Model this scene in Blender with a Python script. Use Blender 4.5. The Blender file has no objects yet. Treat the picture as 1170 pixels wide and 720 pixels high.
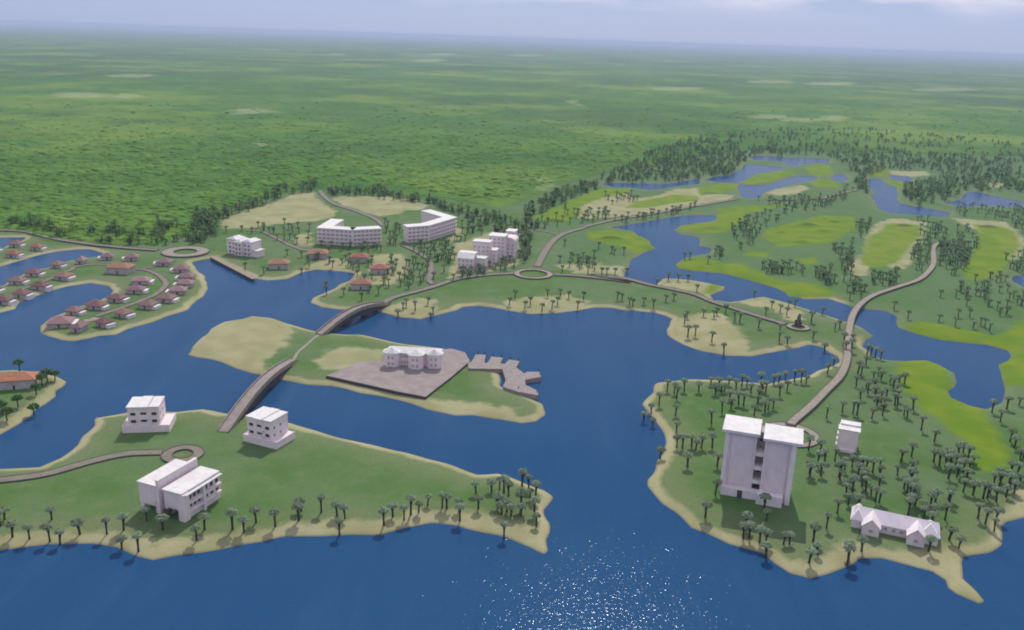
import bpy, bmesh, math, random
import numpy as np
from mathutils import Vector, Matrix, Euler

random.seed(7)
rng = np.random.default_rng(7)
scene = bpy.context.scene
COL = scene.collection

# ------------------------------------------------------------------ camera
F, CX, CY, CH = 1012.0, 585.0, 360.0, 180.0
PITCH, ROLL = math.radians(17.4), math.radians(1.9)
r0 = np.array([1, 0, 0.]); u0 = np.array([0, math.sin(PITCH), math.cos(PITCH)])
FW = np.array([0, math.cos(PITCH), -math.sin(PITCH)])
RT = math.cos(ROLL) * r0 + math.sin(ROLL) * u0
UP = -math.sin(ROLL) * r0 + math.cos(ROLL) * u0
cd = bpy.data.cameras.new('camera'); cam = bpy.data.objects.new('camera', cd); COL.objects.link(cam)
m = Matrix.Identity(4)
for i in range(3):
    m[i][0], m[i][1], m[i][2] = RT[i], UP[i], -FW[i]
m[2][3] = CH
cam.matrix_world = m
cd.sensor_fit = 'HORIZONTAL'; cd.sensor_width = 36; cd.lens = 36 * F / 1170.0
cd.clip_start = 1; cd.clip_end = 200000
scene.camera = cam

# ------------------------------------------------------------------ sky, sun, exposure
SUN_EL, SUN_AZ = math.radians(46), math.radians(7.5)
world = bpy.data.worlds.new('World'); scene.world = world; world.use_nodes = True
wt = world.node_tree; wt.nodes.clear()
wo = wt.nodes.new('ShaderNodeOutputWorld'); bg = wt.nodes.new('ShaderNodeBackground')
sky = wt.nodes.new('ShaderNodeTexSky'); sky.sky_type = 'NISHITA'; sky.sun_disc = False
sky.sun_elevation = SUN_EL; sky.sun_rotation = SUN_AZ; sky.altitude = 180
sky.air_density = 1.0; sky.dust_density = 0.6; sky.ozone_density = 3.0
tc = wt.nodes.new('ShaderNodeTexCoord'); mp = wt.nodes.new('ShaderNodeMapping')
mp.inputs['Scale'].default_value = (7, 7, 34); mp.inputs['Location'].default_value = (-0.4, 0.4, 0.2)
cn = wt.nodes.new('ShaderNodeTexNoise'); cn.inputs['Scale'].default_value = 1.0; cn.inputs['Detail'].default_value = 6
cr = wt.nodes.new('ShaderNodeValToRGB'); cr.color_ramp.elements[0].position = 0.42; cr.color_ramp.elements[1].position = 0.62
mx = wt.nodes.new('ShaderNodeMix'); mx.data_type = 'RGBA'
tint = wt.nodes.new('ShaderNodeMix'); tint.data_type = 'RGBA'; tint.inputs[0].default_value = 0.86   # a milky, hazy sky
tint.inputs[7].default_value = (2.98, 3.72, 6.05, 1)
L = wt.links.new
L(tc.outputs['Generated'], mp.inputs['Vector']); L(mp.outputs['Vector'], cn.inputs['Vector']); L(cn.outputs['Fac'], cr.inputs['Fac'])
L(sky.outputs['Color'], tint.inputs[6]); L(tint.outputs[2], mx.inputs[6])
mx.inputs[7].default_value = (7.9, 7.3, 8.3, 1)  # cloud cover and brightness raised overhead, out of view, to fill shaded walls
sxyz = wt.nodes.new('ShaderNodeSeparateXYZ'); L(tc.outputs['Generated'], sxyz.inputs[0])
lowc = wt.nodes.new('ShaderNodeMapRange'); lowc.interpolation_type = 'SMOOTHSTEP'     # the lowest clouds drown in the haze
lowc.inputs[1].default_value = 0.022; lowc.inputs[2].default_value = 0.062; L(sxyz.outputs['Z'], lowc.inputs[0])
cm_ = wt.nodes.new('ShaderNodeMath'); cm_.operation = 'MULTIPLY'; L(cr.outputs['Color'], cm_.inputs[0]); L(lowc.outputs[0], cm_.inputs[1])
L(cm_.outputs[0], mx.inputs[0]); L(mx.outputs[2], bg.inputs['Color'])
bg.inputs['Strength'].default_value = 0.12
L(bg.outputs[0], wo.inputs['Surface'])

sl = bpy.data.lights.new('sun', 'SUN'); so = bpy.data.objects.new('sun', sl); COL.objects.link(so)
sl.energy = 3.4; sl.angle = math.radians(0.53); sl.color = (1.0, 0.955, 0.90)
sv = Vector((math.cos(SUN_EL) * math.sin(SUN_AZ), math.cos(SUN_EL) * math.cos(SUN_AZ), math.sin(SUN_EL)))
so.rotation_euler = sv.to_track_quat('Z', 'Y').to_euler()
so.location = (0, 600, 400)
vs = scene.view_settings
vs.view_transform = 'Standard'; vs.look = 'None'; vs.gamma = 1.0; vs.exposure = 0.0; vs.use_curve_mapping = False
scene.render.engine = 'CYCLES'
scene.cycles.use_denoising = True
scene.cycles.max_bounces = 5; scene.cycles.diffuse_bounces = 2; scene.cycles.glossy_bounces = 2
scene.cycles.volume_bounces = 0; scene.cycles.transparent_max_bounces = 4
scene.cycles.filter_width = 1.9

# ------------------------------------------------------------------ photo pixel -> point on the plane z
REG = dict(A=(0, 240, 3.893), B=(200, 200, 3.893), C=(420, 200, 3.893), D=(600, 150, 3.893), E=(870, 150, 3.893),
    F=(0, 380, 3.893), G=(200, 330, 3.893), H=(350, 340, 3.893), I=(0, 500, 3.893), J=(240, 430, 3.893), K=(400, 500, 3.893),
    L=(640, 300, 3.893), M=(870, 300, 3.893), N=(720, 420, 3.893), O=(870, 480, 3.273),
    P1=(780, 160, 5.85), P2=(970, 160, 5.85), P3=(600, 190, 5.85), P4=(340, 225, 5.85), P5=(480, 250, 7.8),
    P6=(130, 490, 5.9), P7=(790, 460, 5.453), P8=(960, 570, 9.0),
    Q1=(0, 255, 9.0), Q2=(0, 320, 9.0), Q3=(110, 265, 7.2), Q4=(420, 380, 5.571), Q5=(120, 430, 5.087), Q6=(880, 350, 8.0), Q7=(720, 320, 5.318),
    R1=(730, 410, 5.318), R2=(950, 390, 5.318), R3=(950, 500, 5.318), R4=(790, 520, 5.318), R5=(950, 270, 5.318), R6=(420, 260, 5.318),
    R7=(600, 260, 5.318), R8=(800, 240, 5.318), S1=(0, 400, 7.2), S2=(220, 200, 5.318), S3=(140, 430, 9.0), S4=(265, 450, 9.0), S5=(240, 330, 4.236), X=(0, 0, 1.0))
GZ = 1.6
def px(reg, pts):
    x0, y0, k = REG[reg]
    return [(x0 + a / k, y0 + b / k) for a, b in pts]
def W(p, z=GZ):
    d = FW * F + RT * (p[0] - CX) - UP * (p[1] - CY)
    t = (z - CH) / d[2]
    return np.array([d[0] * t, d[1] * t, z])
def G(reg, pts, z=GZ): return [W(p, z) for p in px(reg, pts)]
def XY(reg, pts, z=0.0): return [tuple(q[:2]) for q in G(reg, pts, z)]

# ------------------------------------------------------------------ maps of the place: shores, sand, greens
land = []
p = XY('F', [(-1100, 700), (0, 605), (190, 590), (280, 550), (360, 490), (375, 455), (415, 410), (425, 375), (560, 355), (740, 347), (800, 350), (905, 340), (1000, 358)])
p += XY('J', [(130, 165), (350, 205), (600, 270), (870, 340), (1168, 430)])
p += XY('K', [(640, 155), (740, 190), (850, 232), (890, 262), (872, 320), (890, 380), (870, 450), (890, 495), (870, 515), (820, 490), (600, 430), (480, 395), (350, 380), (250, 400), (120, 430), (0, 430)])
p += XY('J', [(320, 718)]) + XY('I', [(1168, 470), (1020, 490), (860, 515), (700, 540), (620, 520), (540, 490), (420, 475), (230, 475), (100, 490), (0, 505), (-1100, 620)])
land.append(p)
p = XY('G', [(55, 290), (140, 205), (150, 180), (210, 150), (290, 135), (340, 120), (420, 130), (530, 160), (640, 190), (830, 205), (960, 240)])
p += XY('H', [(600, 235), (700, 260), (740, 290), (860, 310), (870, 395), (960, 430), (1040, 470), (1060, 520), (1020, 550), (950, 560), (830, 540), (720, 520), (650, 520), (520, 490), (400, 455), (250, 425), (110, 395), (0, 390)])
p += XY('G', [(470, 405), (340, 375), (200, 330)])
land.append(p)
land.append(XY('S1', [(-900, 900), (0, 690), (60, 660), (150, 610), (200, 580), (290, 530), (310, 490), (400, 430), (480, 380), (480, 340), (540, 300), (560, 265), (520, 240), (470, 215), (330, 180), (100, 165), (-900, 250)]))
p = [(-70000, 560)] + XY('A', [(-900, 760), (-500, 600), (0, 460), (70, 440), (90, 410), (190, 370), (300, 340), (400, 325), (490, 340), (505, 360), (495, 380), (430, 410)])
p += XY('Q2', [(1000, 215), (680, 330), (540, 390), (440, 470), (430, 550), (480, 590), (620, 630), (760, 635), (880, 610), (1000, 575), (1168, 560)])
p += XY('A', [(560, 535), (700, 490), (830, 445), (840, 425), (900, 385), (920, 350), (905, 300), (860, 250), (840, 235)])
p += XY('B', [(166, 370), (345, 462), (400, 470), (500, 465), (560, 435), (640, 420), (740, 430), (800, 440), (770, 470), (690, 510), (610, 545), (600, 570), (640, 590), (720, 600), (870, 602), (900, 610), (1000, 635), (1090, 645)])
p += XY('C', [(220, 645), (290, 625), (380, 605), (420, 585), (500, 580), (600, 595), (720, 615), (850, 612), (930, 605), (1020, 590), (1100, 590), (1168, 600)])
p += XY('L', [(420, 225), (490, 250), (465, 300), (480, 325), (560, 370), (640, 400), (740, 415), (860, 420), (960, 400), (1060, 380), (1100, 365)])
p += XY('M', [(270, 380), (330, 420), (340, 445), (290, 470), (210, 500), (130, 520), (0, 540)])
p += XY('L', [(900, 535), (660, 525), (560, 520), (430, 535), (380, 590), (355, 630)])
p += XY('N', [(75, 200), (130, 270), (160, 330), (150, 370), (110, 430), (70, 500), (75, 530), (160, 620), (220, 680), (260, 720)])
p += XY('X', [(830, 624), (868, 632)])
p += XY('O', [(40, 535), (90, 565), (170, 585), (240, 570), (320, 545), (360, 515), (440, 515), (530, 540), (640, 570), (690, 610), (700, 640), (730, 660), (810, 690), (828, 680), (800, 650), (745, 600), (735, 530), (745, 510), (830, 485), (875, 460), (880, 420), (880, 395), (910, 375), (982, 362)])
p += XY('X', [(1300, 572), (1600, 560)]) + [(70000, 330), (70000, 75000), (-70000, 75000)]
land.append(p)

water = []
p = XY('D', [(385, 430), (490, 410), (600, 390), (720, 375), (850, 375), (860, 390), (800, 405), (690, 420), (660, 440), (700, 460), (770, 475), (775, 510), (830, 520), (820, 545), (760, 550), (700, 560), (670, 590), (690, 612)])
p += XY('R8', [(0, 375), (140, 385), (300, 430), (480, 480), (530, 505), (540, 525), (600, 530)])
p += XY('M', [(180, 160), (300, 160), (380, 185), (430, 205), (560, 220), (600, 240), (605, 290), (700, 320), (800, 345), (900, 355), (1000, 365), (1080, 390), (1110, 420), (1105, 440), (1065, 455), (1080, 540), (1090, 600), (1060, 630), (1000, 655), (930, 640), (830, 600), (815, 570), (870, 535), (860, 490), (800, 460), (730, 435), (640, 440), (560, 435), (480, 410), (440, 370), (450, 345), (500, 325), (440, 290), (370, 260), (250, 225), (150, 195)])
p += XY('Q7', [(900, 125), (800, 100), (730, 110), (680, 130), (600, 135), (500, 120), (485, 90), (570, 60), (580, 40), (480, 20)])
p += XY('R7', [(1020, 325), (920, 310), (830, 310), (800, 348), (760, 345), (600, 305), (620, 260), (650, 190), (720, 155), (800, 125), (740, 75), (680, 50)])
p += XY('D', [(480, 445)])
water.append(p)
water.append(XY('P3', [(505, 118), (650, 112), (900, 118), (1010, 110), (1168, 80), (1168, 120), (1000, 135), (940, 150), (830, 160), (700, 145), (600, 145)]))
for q in ([(150, 265), (200, 245), (320, 235), (390, 200), (410, 165), (470, 162), (560, 172), (660, 185), (690, 205), (600, 212), (500, 225), (440, 255), (375, 280), (360, 290), (240, 285)],
          [(460, 115), (500, 105), (600, 110), (700, 118), (860, 120), (980, 130), (960, 155), (860, 158), (790, 165), (720, 180), (690, 165), (680, 150), (560, 140), (470, 135)],
          [(370, 330), (375, 300), (450, 305), (560, 298), (640, 275), (720, 250), (820, 240), (900, 245), (890, 265), (840, 275), (760, 290), (680, 310), (600, 330), (540, 355), (500, 390), (420, 390), (380, 370)],
          [(990, 250), (1010, 228), (1090, 232), (1100, 260), (1060, 280), (1010, 275)]):
    water.append(XY('P1', q))
for q in ([(130, 260), (220, 260), (235, 290), (320, 315), (320, 390), (350, 425), (450, 445), (600, 470), (670, 485), (660, 515), (560, 510), (420, 505), (290, 490), (210, 465), (170, 400), (140, 375), (170, 345), (125, 310)],
          [(650, 420), (740, 395), (790, 350), (850, 345), (1000, 380), (1168, 415), (1300, 440), (1300, 470), (1100, 450), (900, 440), (760, 450)],
          [(270, 235), (400, 245), (430, 260), (400, 285), (280, 260)]):
    water.append(XY('P2', q))
water.append(XY('R5', [(1090, 245), (1168, 235), (1300, 230), (1300, 330), (1168, 310), (1110, 280)]))
water.append(XY('Q1', [(-400, 150), (0, 150), (240, 150), (250, 170), (200, 200), (100, 220), (40, 260), (0, 265), (-400, 330)]))
water.append(XY('Q1', [(-700, 530), (0, 450), (180, 395), (400, 335), (600, 295), (780, 275), (900, 275), (1060, 315), (1060, 345), (880, 365), (720, 395), (640, 410), (560, 450), (440, 470), (280, 490), (240, 530), (100, 590), (40, 640), (0, 650), (-700, 760)]))

sand = [XY(*q) for q in (
    ('S2', [(160, 290), (350, 215), (480, 180), (640, 118), (745, 115), (760, 150), (870, 230), (840, 270), (740, 290), (600, 300), (400, 325), (200, 340)]),
    ('P4', [(230, 20), (300, 5), (560, 5), (760, 25), (870, 65), (860, 95), (740, 100), (640, 130), (540, 140), (440, 110), (300, 70)]),
    ('G', [(40, 290), (140, 200), (150, 175), (210, 145), (290, 128), (340, 112), (430, 128), (530, 165), (525, 220), (480, 280), (400, 330), (420, 390), (340, 385), (200, 340)]),
    ('G', [(650, 290), (730, 265), (800, 270), (930, 290), (930, 330), (690, 380), (640, 380)]),
    ('K', [(790, 215), (900, 250), (910, 520), (860, 515), (850, 270)]),
    ('Q7', [(260, 250), (400, 215), (540, 220), (620, 270), (720, 380), (740, 470), (600, 470), (480, 460), (340, 400), (210, 310)]),
    ('Q7', [(640, 140), (800, 100), (1000, 150), (1060, 260), (1000, 270), (800, 190)]),
    ('L', [(440, 80), (560, 75), (640, 90), (720, 105), (670, 150), (560, 130), (460, 110)]),
    ('C', [(620, 565), (700, 550), (900, 545), (1000, 570), (960, 615), (720, 625), (600, 600)]),
    ('C', [(60, 600), (200, 555), (300, 560), (300, 630), (140, 650)]),
    ('P5', [(280, 250), (420, 200), (600, 140), (800, 100), (920, 150), (880, 300), (860, 420), (680, 460), (480, 510), (280, 550)]),
    ('P5', [(240, 200), (330, 90), (390, 130), (350, 200), (260, 230)]),
    ('P4', [(500, 400), (700, 390), (740, 470), (720, 530), (640, 600), (500, 600), (480, 520)]),
    ('P4', [(180, 420), (360, 430), (380, 480), (160, 500), (20, 500)]),
    ('S2', [(620, 380), (740, 360), (740, 440), (660, 440)]),
    ('R7', [(180, 240), (420, 230), (600, 250), (600, 295), (300, 290)]),
    ('P3', [(360, 290), (480, 220), (680, 180), (720, 230), (900, 200), (1000, 160), (1168, 150), (1168, 270), (900, 330), (700, 340), (560, 350), (350, 360)]),
    ('P1', [(540, 360), (640, 330), (800, 310), (850, 330), (760, 370), (640, 380)]),
    ('P1', [(0, 350), (100, 345), (130, 380), (280, 370), (350, 380), (330, 410), (0, 450)]),
    ('E', [(430, 560), (480, 600), (480, 650), (400, 650), (385, 600)]),
    ('E', [(560, 580), (640, 540), (680, 560), (640, 620), (560, 610)]),
    ('E', [(440, 560), (490, 430), (560, 395), (620, 395), (740, 415), (725, 480), (660, 550), (600, 600), (480, 610)]),
    ('E', [(840, 390), (940, 400), (1080, 410), (1130, 450), (1168, 500), (1160, 560), (1090, 600), (1060, 500), (960, 450)]),
    ('E', [(570, 180), (740, 185), (750, 200), (690, 205), (570, 195)]),
    ('E', [(1000, 235), (1080, 235), (1110, 250), (1020, 260)]),
    ('O', [(250, 490), (360, 460), (480, 495), (620, 490), (660, 470), (760, 480), (830, 440), (850, 390), (982, 300), (982, 380), (880, 470), (760, 540), (840, 690), (690, 640), (640, 575), (240, 590)]),
    ('X', [(1165, 566), (1300, 550), (1300, 590), (1165, 600)]),
    ('O', [(30, 520), (200, 545), (260, 480), (340, 470), (360, 520), (170, 600), (40, 560)]),
    ('I', [(-900, 520), (0, 450), (200, 430), (400, 435), (560, 440), (700, 475), (900, 455), (1168, 415), (1168, 700), (0, 700)]),
    ('J', [(150, 705), (400, 665), (560, 645), (700, 650), (800, 640), (900, 645), (1000, 600), (1168, 620), (1168, 800), (150, 800)]),
    ('K', [(0, 372), (140, 375), (330, 325), (480, 335), (620, 365), (760, 395), (860, 430), (870, 530), (0, 470)]),
    ('H', [(300, 420), (520, 450), (640, 470), (760, 480), (930, 500), (930, 580), (300, 480)]),
    ('S1', [(-900, 830), (0, 600), (120, 560), (230, 480), (320, 420), (420, 320), (480, 250), (570, 270), (300, 560), (0, 720)]),
)]
lime = [XY(*q) for q in (
    ('P3', [(60, 345), (230, 270), (380, 210), (500, 160), (700, 150), (680, 190), (480, 230), (370, 280), (340, 330), (250, 390), (100, 370)]),
    ('P3', [(430, 440), (540, 440), (700, 450), (780, 490), (850, 510), (895, 540), (800, 575), (720, 585), (640, 540), (520, 520), (430, 500)]),
    ('P3', [(680, 290), (740, 250), (900, 220), (1000, 200), (1140, 210), (1140, 240), (960, 260), (820, 285)]),
    ('R7', [(915, 225), (1000, 195), (1100, 200), (1168, 215), (1168, 280), (1040, 265), (930, 245)]),
    ('R8', [(-20, 330), (100, 335), (240, 340), (330, 380), (430, 430), (560, 455), (680, 460), (800, 500), (780, 530), (560, 530), (480, 485), (300, 435), (140, 390), (-20, 375)]),
    ('P1', [(-20, 580), (120, 560), (240, 550), (250, 470), (420, 450), (700, 440), (560, 470), (420, 500), (400, 560), (300, 600), (240, 630), (100, 630), (-20, 610)]),
    ('P1', [(375, 280), (480, 230), (600, 212), (720, 205), (745, 240), (640, 265), (560, 295), (440, 303)]),
    ('P1', [(820, 190), (900, 165), (980, 180), (1000, 220), (960, 250), (860, 240)]),
    ('P1', [(840, 290), (920, 270), (1050, 290), (1040, 330), (900, 320)]),
    ('P1', [(100, 330), (260, 300), (360, 300), (360, 330), (250, 360), (120, 375)]),
    ('R8', [(400, 130), (600, 75), (760, 40), (920, 50), (940, 110), (880, 160), (800, 200), (720, 220), (480, 230), (390, 170)]),
    ('R8', [(290, 260), (400, 270), (400, 300), (300, 290)]),
    ('R8', [(620, 310), (700, 300), (720, 330), (640, 345)]),
    ('E', [(450, 560), (490, 480), (560, 420), (630, 415), (720, 430), (700, 470), (650, 530), (590, 590), (520, 610), (460, 600)]),
    ('E', [(905, 640), (950, 560), (970, 450), (950, 420), (1060, 430), (1110, 450), (1140, 520), (1090, 580), (1080, 630), (1000, 660), (930, 670)]),
    ('R5', [(450, 540), (560, 540), (700, 560), (880, 600), (1000, 620), (1168, 540), (1300, 520), (1300, 800), (1060, 700), (900, 660), (700, 650), (520, 595)]),
    ('R2', [(420, 140), (560, 108), (660, 150), (690, 195), (690, 330), (780, 375), (900, 415), (920, 500), (1000, 600), (1040, 700), (880, 718), (760, 570), (560, 440), (430, 280)]),
    ('R3', [(840, 0), (1000, 0), (1050, 120), (1030, 190), (960, 220), (880, 180)]),
    ('M', [(1065, 455), (1110, 430), (1168, 380), (1300, 380), (1300, 560), (1090, 545)]),
    ('L', [(690, 90), (740, 98), (690, 130), (650, 140)]),
    ('P2', [(150, 160), (250, 190), (250, 250), (150, 250)]),
    ('P2', [(240, 270), (400, 300), (370, 330), (280, 310)]),
)]
plain = [[(-70000, 900)] + XY('X', [(-200, 262), (0, 264), (60, 278), (120, 283), (180, 282), (225, 272), (245, 255), (262, 240), (330, 222), (365, 218), (480, 226), (530, 232), (570, 240), (600, 232), (640, 212), (690, 200), (730, 190), (800, 180), (850, 172), (1170, 180), (1400, 185)]) + [(70000, 1500), (70000, 75000), (-70000, 75000)]]
wet = [XY('X', [(600, 250), (690, 200), (850, 170), (1170, 175), (1500, 190), (1500, 490), (1130, 480), (1000, 440), (978, 380), (965, 335), (830, 322), (720, 318), (650, 290)])]
def ell(cx, cy, a, b): return [(cx + a * math.cos(t), cy + b * math.sin(t)) for t in np.linspace(0, 6.283, 14)[:-1]]
patch = [XY('X', ell(*q)) for q in ((92, 111, 34, 3.5), (146, 112, 22, 3), (150, 88, 30, 2.2), (490, 70, 21, 1.8), (505, 63, 18, 1.3), (600, 64, 22, 1.4), (655, 119, 9, 2.5), (662, 122, 8, 1.8), (773, 103, 33, 2.0), (878, 136, 26, 2.4),
         (910, 140, 22, 2.6), (953, 137, 17, 3.6), (1005, 152, 20, 1.7), (950, 97, 30, 2.2), (880, 95, 26, 1.7), (1080, 104, 38, 2.0), (1095, 206, 4, 2.5), (288, 130, 30, 4), (625, 214, 13, 5), (385, 63, 12, 1.4), (298, 171, 9, 2.0))]

def warp(X, Y):
    near = np.clip((2600 - Y) / 800, 0, 1) * np.clip((2600 - np.abs(X)) / 800, 0, 1)
    ax = (vnoise(X / 13, Y / 13, 5) - .5) * 2.6 + (vnoise(X / 38, Y / 38, 6) - .5) * 3.6
    ay = (vnoise(X / 13, Y / 13, 7) - .5) * 2.6 + (vnoise(X / 38, Y / 38, 8) - .5) * 3.6
    return X + ax * near, Y + ay * near
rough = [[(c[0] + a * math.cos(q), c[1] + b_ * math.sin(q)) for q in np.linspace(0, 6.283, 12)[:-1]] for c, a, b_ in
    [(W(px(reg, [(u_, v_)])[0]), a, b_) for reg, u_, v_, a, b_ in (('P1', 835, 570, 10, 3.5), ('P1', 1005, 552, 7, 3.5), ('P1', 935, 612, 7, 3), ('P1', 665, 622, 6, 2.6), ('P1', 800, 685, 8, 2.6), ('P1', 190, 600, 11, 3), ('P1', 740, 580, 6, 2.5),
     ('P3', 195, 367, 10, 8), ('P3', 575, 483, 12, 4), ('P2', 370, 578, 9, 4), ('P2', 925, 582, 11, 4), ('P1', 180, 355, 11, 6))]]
def sdf_list(X, Y, polys, far=40.0):
    """largest signed distance (inside positive) over the polygons, clipped to +-far"""
    X, Y = warp(X, Y)
    out = np.full(X.shape, -far, np.float64)
    for P in polys:
        P = np.array(P, float)
        mn, mxx = P.min(0) - far, P.max(0) + far
        idx = np.nonzero((X > mn[0]) & (X < mxx[0]) & (Y > mn[1]) & (Y < mxx[1]))[0]
        if len(idx) == 0: continue
        x, y = X[idx], Y[idx]
        d2 = np.full(x.shape, far * far); ins = np.zeros(x.shape, bool)
        n = len(P)
        for i in range(n):
            ax, ay = P[i]; bx, by = P[(i + 1) % n]
            c = (ay > y) != (by > y)
            if by != ay:
                ins ^= c & (x < (bx - ax) * (y - ay) / (by - ay) + ax)
            lx0, lx1, ly0, ly1 = min(ax, bx) - far, max(ax, bx) + far, min(ay, by) - far, max(ay, by) + far
            k = np.nonzero((x > lx0) & (x < lx1) & (y > ly0) & (y < ly1))[0]
            if len(k) == 0: continue
            ex, ey = bx - ax, by - ay; l2 = ex * ex + ey * ey + 1e-9
            t = np.clip(((x[k] - ax) * ex + (y[k] - ay) * ey) / l2, 0, 1)
            dd = (x[k] - ax - t * ex) ** 2 + (y[k] - ay - t * ey) ** 2
            d2[k] = np.minimum(d2[k], dd)
        d = np.sqrt(d2); d = np.where(ins, d, -d)
        out[idx] = np.maximum(out[idx], d)
    return out
def shore(X, Y):
    return np.minimum(sdf_list(X, Y, land), -sdf_list(X, Y, water))
mounds = [(c[0], c[1], sx, 4.2, h) for c, sx, h in [(W(q), s, h) for reg, pts in (('P1', [(835, 570, 11, 2.6), (1005, 552, 8, 2.4), (935, 612, 7, 2), (665, 622, 7, 2), (800, 685, 7, 2.2), (190, 600, 10, 2)]),
          ('P3', [(195, 367, 12, 2.6), (575, 483, 12, 2.4)]), ('P2', [(360, 575, 11, 2.4), (925, 582, 11, 2.4)])) for (a, b, s, h) in pts for q in px(reg, [(a, b)])]]
def vnoise(x, y, seed=0):
    """value noise"""
    xi, yi = np.floor(x), np.floor(y); fx, fy = x - xi, y - yi
    fx, fy = fx * fx * (3 - 2 * fx), fy * fy * (3 - 2 * fy)
    def h(a, b):
        v = np.sin(a * 127.1 + b * 311.7 + seed * 74.7) * 43758.5453
        return v - np.floor(v)
    return (h(xi, yi) * (1 - fx) + h(xi + 1, yi) * fx) * (1 - fy) + (h(xi, yi + 1) * (1 - fx) + h(xi + 1, yi + 1) * fx) * fy
def height(X, Y, ds, dp):
    z = np.where(ds > 0, GZ * (1 - np.exp(-np.maximum(ds, 0) / 4.0)), np.maximum(0.3 * ds, -2.2))
    for (mx_, my_, sx, sy, h) in mounds:
        z = z + h * np.exp(-((X - mx_) / sx) ** 2 - ((Y - my_) / sy) ** 2)
    w = np.clip(dp / 40.0, 0, 1)
    nn = vnoise(X / 26, Y / 26, 1) * 3.0 + vnoise(X / 11, Y / 11, 2) * 1.6 + vnoise(X / 90, Y / 90, 3) * 4
    return z + w * nn
def ground_z(pts):
    a = np.array([[q[0], q[1]] for q in pts], float)
    return height(a[:, 0], a[:, 1], shore(a[:, 0], a[:, 1]), sdf_list(a[:, 0], a[:, 1], plain))

# ------------------------------------------------------------------ materials
MATS = {}
class NT:
    def __init__(s, name):
        s.m = bpy.data.materials.new(name); s.m.use_nodes = True; s.t = s.m.node_tree; s.t.nodes.clear()
        s.out = s.n('ShaderNodeOutputMaterial'); s.b = s.n('ShaderNodeBsdfPrincipled'); s.l(s.b.outputs[0], s.out.inputs['Surface'])
        MATS[name] = s.m
    def n(s, t, **k):
        o = s.t.nodes.new(t)
        for a, b in k.items(): setattr(o, a, b)
        return o
    def l(s, a, b): s.t.links.new(a, b)
    def noise(s, scale, detail=4, vec=None, rough=0.55):
        o = s.n('ShaderNodeTexNoise'); o.inputs['Scale'].default_value = scale; o.inputs['Detail'].default_value = detail; o.inputs['Roughness'].default_value = rough
        if vec: s.l(vec, o.inputs['Vector'])
        return o.outputs['Fac']
    def pos(s): return s.n('ShaderNodeNewGeometry').outputs['Position']
    def attr(s, name): return s.n('ShaderNodeAttribute', attribute_name=name).outputs['Fac']
    def math(s, op, a, b=0.0, c=None):
        o = s.n('ShaderNodeMath', operation=op)
        for i, v in enumerate((a, b) if c is None else (a, b, c)):
            if isinstance(v, (int, float)): o.inputs[i].default_value = v
            else: s.l(v, o.inputs[i])
        return o.outputs[0]
    def step(s, v, lo, hi):
        o = s.n('ShaderNodeMapRange', interpolation_type='SMOOTHSTEP'); s.l(v, o.inputs[0])
        o.inputs[1].default_value = lo; o.inputs[2].default_value = hi
        return o.outputs[0]
    def mix(s, f, a, b):
        o = s.n('ShaderNodeMix', data_type='RGBA')
        for i, v in ((0, f), (6, a), (7, b)):
            if isinstance(v, (int, float)): o.inputs[i].default_value = v
            elif isinstance(v, tuple): o.inputs[i].default_value = (*v, 1)
            else: s.l(v, o.inputs[i])
        return o.outputs[2]
    def bump(s, h, strength=0.3, dist=0.1):
        o = s.n('ShaderNodeBump'); o.inputs['Strength'].default_value = strength; o.inputs['Distance'].default_value = dist
        s.l(h, o.inputs['Height']); s.l(o.outputs[0], s.b.inputs['Normal'])
    def done(s, col, rough=0.8, spec=0.3):
        if isinstance(col, tuple): s.b.inputs['Base Color'].default_value = (*col, 1)
        else: s.l(col, s.b.inputs['Base Color'])
        s.b.inputs['Roughness'].default_value = rough; s.b.inputs['Specular IOR Level'].default_value = spec
        return s.m

def mottled(name, c1, c2, scale=0.6, rough=0.85, spec=0.25, objvar=0.0, bump=0.0, bscale=3.0, thin=0.0):
    t = NT(name); ps = t.pos()
    f = t.step(t.noise(scale, 5, ps), 0.3, 0.7)
    c = t.mix(f, c1, c2)
    if objvar:
        oi = t.n('ShaderNodeObjectInfo').outputs['Random']
        hsv = t.n('ShaderNodeHueSaturation'); t.l(c, hsv.inputs['Color'])
        t.l(t.math('MULTIPLY_ADD', oi, objvar, 1 - objvar / 2), hsv.inputs['Value'])
        t.l(t.math('MULTIPLY_ADD', oi, 0.03, 0.485), hsv.inputs['Hue'])
        c = hsv.outputs[0]
    if bump: t.bump(t.noise(bscale, 4, ps), bump, 0.2)
    if thin:
        tr = t.n('ShaderNodeBsdfTranslucent'); t.l(c, tr.inputs['Color']); ms = t.n('ShaderNodeMixShader'); ms.inputs[0].default_value = thin
        t.l(t.b.outputs[0], ms.inputs[1]); t.l(tr.outputs[0], ms.inputs[2]); t.l(ms.outputs[0], t.out.inputs['Surface'])
    return t.done(c, rough, spec)

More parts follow.
